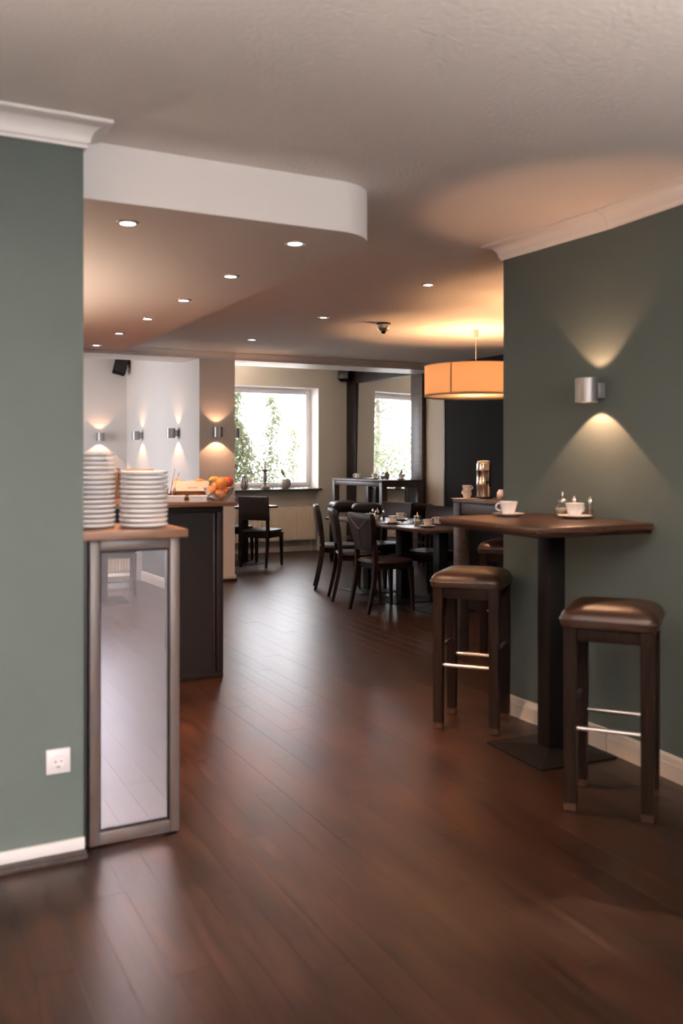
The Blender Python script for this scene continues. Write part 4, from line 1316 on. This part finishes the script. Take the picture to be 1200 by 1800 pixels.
# radiator in the niche below the window
def radiator(label, x0, x1, y, z0, z1, rz=0, flip=1):
    t_ = thing('radiator', label, 'radiator', ((x0 + x1) / 2, y, z0), rz)
    w_ = (x1 - x0) / 2
    h_ = z1 - z0
    g_ = G()
    pts = []
    x_ = -w_
    pitch = 0.0333
    n = int(2 * w_ / pitch)
    pitch = 2 * w_ / n
    prof = []
    for k in range(n):
        b0 = -w_ + k * pitch
        prof += [(b0, 0.0), (b0 + pitch * 0.18, -0.009), (b0 + pitch * 0.72, -0.009), (b0 + pitch * 0.9, 0.0)]
    prof.append((w_, 0.0))
    poly = prof + [(w_, 0.012), (-w_, 0.012)]
    g_.loft([[(a, b_, 0.028) for a, b_ in poly], [(a, b_, h_ - 0.028) for a, b_ in poly]])
    g_.box(-w_, w_, -0.004, 0.012, 0.0, 0.0285, 0.002)
    g_.box(-w_, w_, -0.004, 0.012, h_ - 0.0285, h_, 0.002)
    g_.build('panel', M['radiator'], t_, angle=25)
    g_ = G()
    g_.box(-w_, w_, 0.012, 0.058, h_ - 0.012, h_, 0.001)
    g_.build('top_grille', M['radiator'], t_)
    for s in (-1, 1):
        G().box(s * w_ - 0.003 if s > 0 else -w_, w_ if s > 0 else -w_ + 0.003, 0.012, 0.058, 0.0, h_ - 0.012).build('side_cover', M['radiator'], t_, smooth=False)
    G().box(-w_ + 0.01, w_ - 0.01, 0.046, 0.056, 0.02, h_ - 0.02).build('rear_panel', M['radiator'], t_, smooth=False)
    for q in (-0.6, 0.6):
        G().box(q * w_ - 0.015, q * w_ + 0.015, 0.056, 0.0765, 0.08, h_ - 0.08).build('bracket', M['radiator'], t_, smooth=False)
    G().tube([(w_ - 0.06, 0.03, 0.0), (w_ - 0.06, 0.03, -z0 + 0.0)], 0.008, 8).build('pipe', M['radiator'], t_)
    return t_
radiator('cream ribbed radiator under the bright window', 3.95, 5.725, 11.923, 0.165, 0.655)
radiator('radiator before the glazing behind the camera, reflected in the cabinet mirror', -2.45, -1.20, 3.30, 0.10, 0.72).location = (1.85, -3.41, 0.10)
bpy.data.objects[[o.name for o in C.objects if o.get('label', '').startswith('radiator before')][0]].rotation_euler = (0, 0, PI)

# ------------------------------------------------------------------ wall mirror
t = thing('wall_mirror', 'tall wall mirror in a wide dark timber frame reflecting the window', 'mirror', (6.28, 10.85, 0))
def mb(y0, y1, z0, z1, x0=-0.06, x1=0.0, b=0.003):
    return G().box(x0, x1, y0 - 10.85, y1 - 10.85, z0, z1, b)
mb(11.60, 11.893, 0.0, 2.74).build('post', M['darkbrown'], t)
mb(9.80, 10.075, 0.0, 2.74).build('post', M['greywood'], t)
mb(10.075, 11.60, 2.46, 2.74).build('top_board', M['darkbrown'], t)
mb(10.075, 11.60, 0.0, 0.25).build('bottom_board', M['darkbrown'], t)
g = G().box(-0.003, 0.003, -0.758, 0.758, -1.102, 1.102)
g.build('mirror_glass', M['mirror'], t, smooth=False, loc=(-0.033, -0.0125, 1.355), rot=(0, R(0.7), R(0.9)))

# black wall panel behind the coffee station
t = thing('wall_panel', 'tall black wall panel behind the coffee station', 'panel', (6.28, 6.65, 0))
G().box(-0.05, 0, -2.65, 2.63, 0.0, 2.527).build('panel', M['blackmat'], t, smooth=False)
G().box(-0.058, 0, 2.63, 2.66, 0.0, 2.527, 0.003).build('edge_trim', M['greywood'], t)

# ------------------------------------------------------------------ loudspeakers
def speaker(label, loc, rz, tilt, bx=(0, 0.14), mount=(0.15, 0.05)):
    t_ = thing('loudspeaker', label, 'loudspeaker', loc, rz, 'loudspeakers high on the walls')
    g_ = G()
    g_.box(-0.085, 0.085, -0.075, 0.075, -0.13, 0.13, 0.012)
    bmesh.ops.rotate(g_.bm, cent=(0, 0, 0), matrix=Matrix.Rotation(tilt, 3, 'Y') @ Matrix.Rotation(R(-12), 3, 'X'), verts=g_.bm.verts)
    g_.build('cabinet', M['blackmat'], t_)
    g_ = G()
    g_.box(-0.078, 0.078, -0.082, -0.074, -0.122, 0.122, 0.003)
    bmesh.ops.rotate(g_.bm, cent=(0, 0, 0), matrix=Matrix.Rotation(tilt, 3, 'Y') @ Matrix.Rotation(R(-12), 3, 'X'), verts=g_.bm.verts)
    g_.build('grille', M['black'], t_)
    return t_
t = speaker('black loudspeaker tilted in the far left corner under the ceiling', (2.995, 12.48, 2.655), R(-8), R(14))
G().tube([(0.07, 0.03, 0.02), (0.118, 0.05, 0.03)], 0.012, 8).box(0.112, 0.1335, 0.01, 0.07, -0.03, 0.09, 0.003).build('bracket', M['blackmat'], t)
t = speaker('black loudspeaker in the corner beside the mirror frame', (6.115, 11.745, 2.63), R(-45), R(0))
G().tube([(0.0, 0.07, 0.02), (0.0, 0.15, 0.03)], 0.012, 8).build('bracket', M['blackmat'], t)
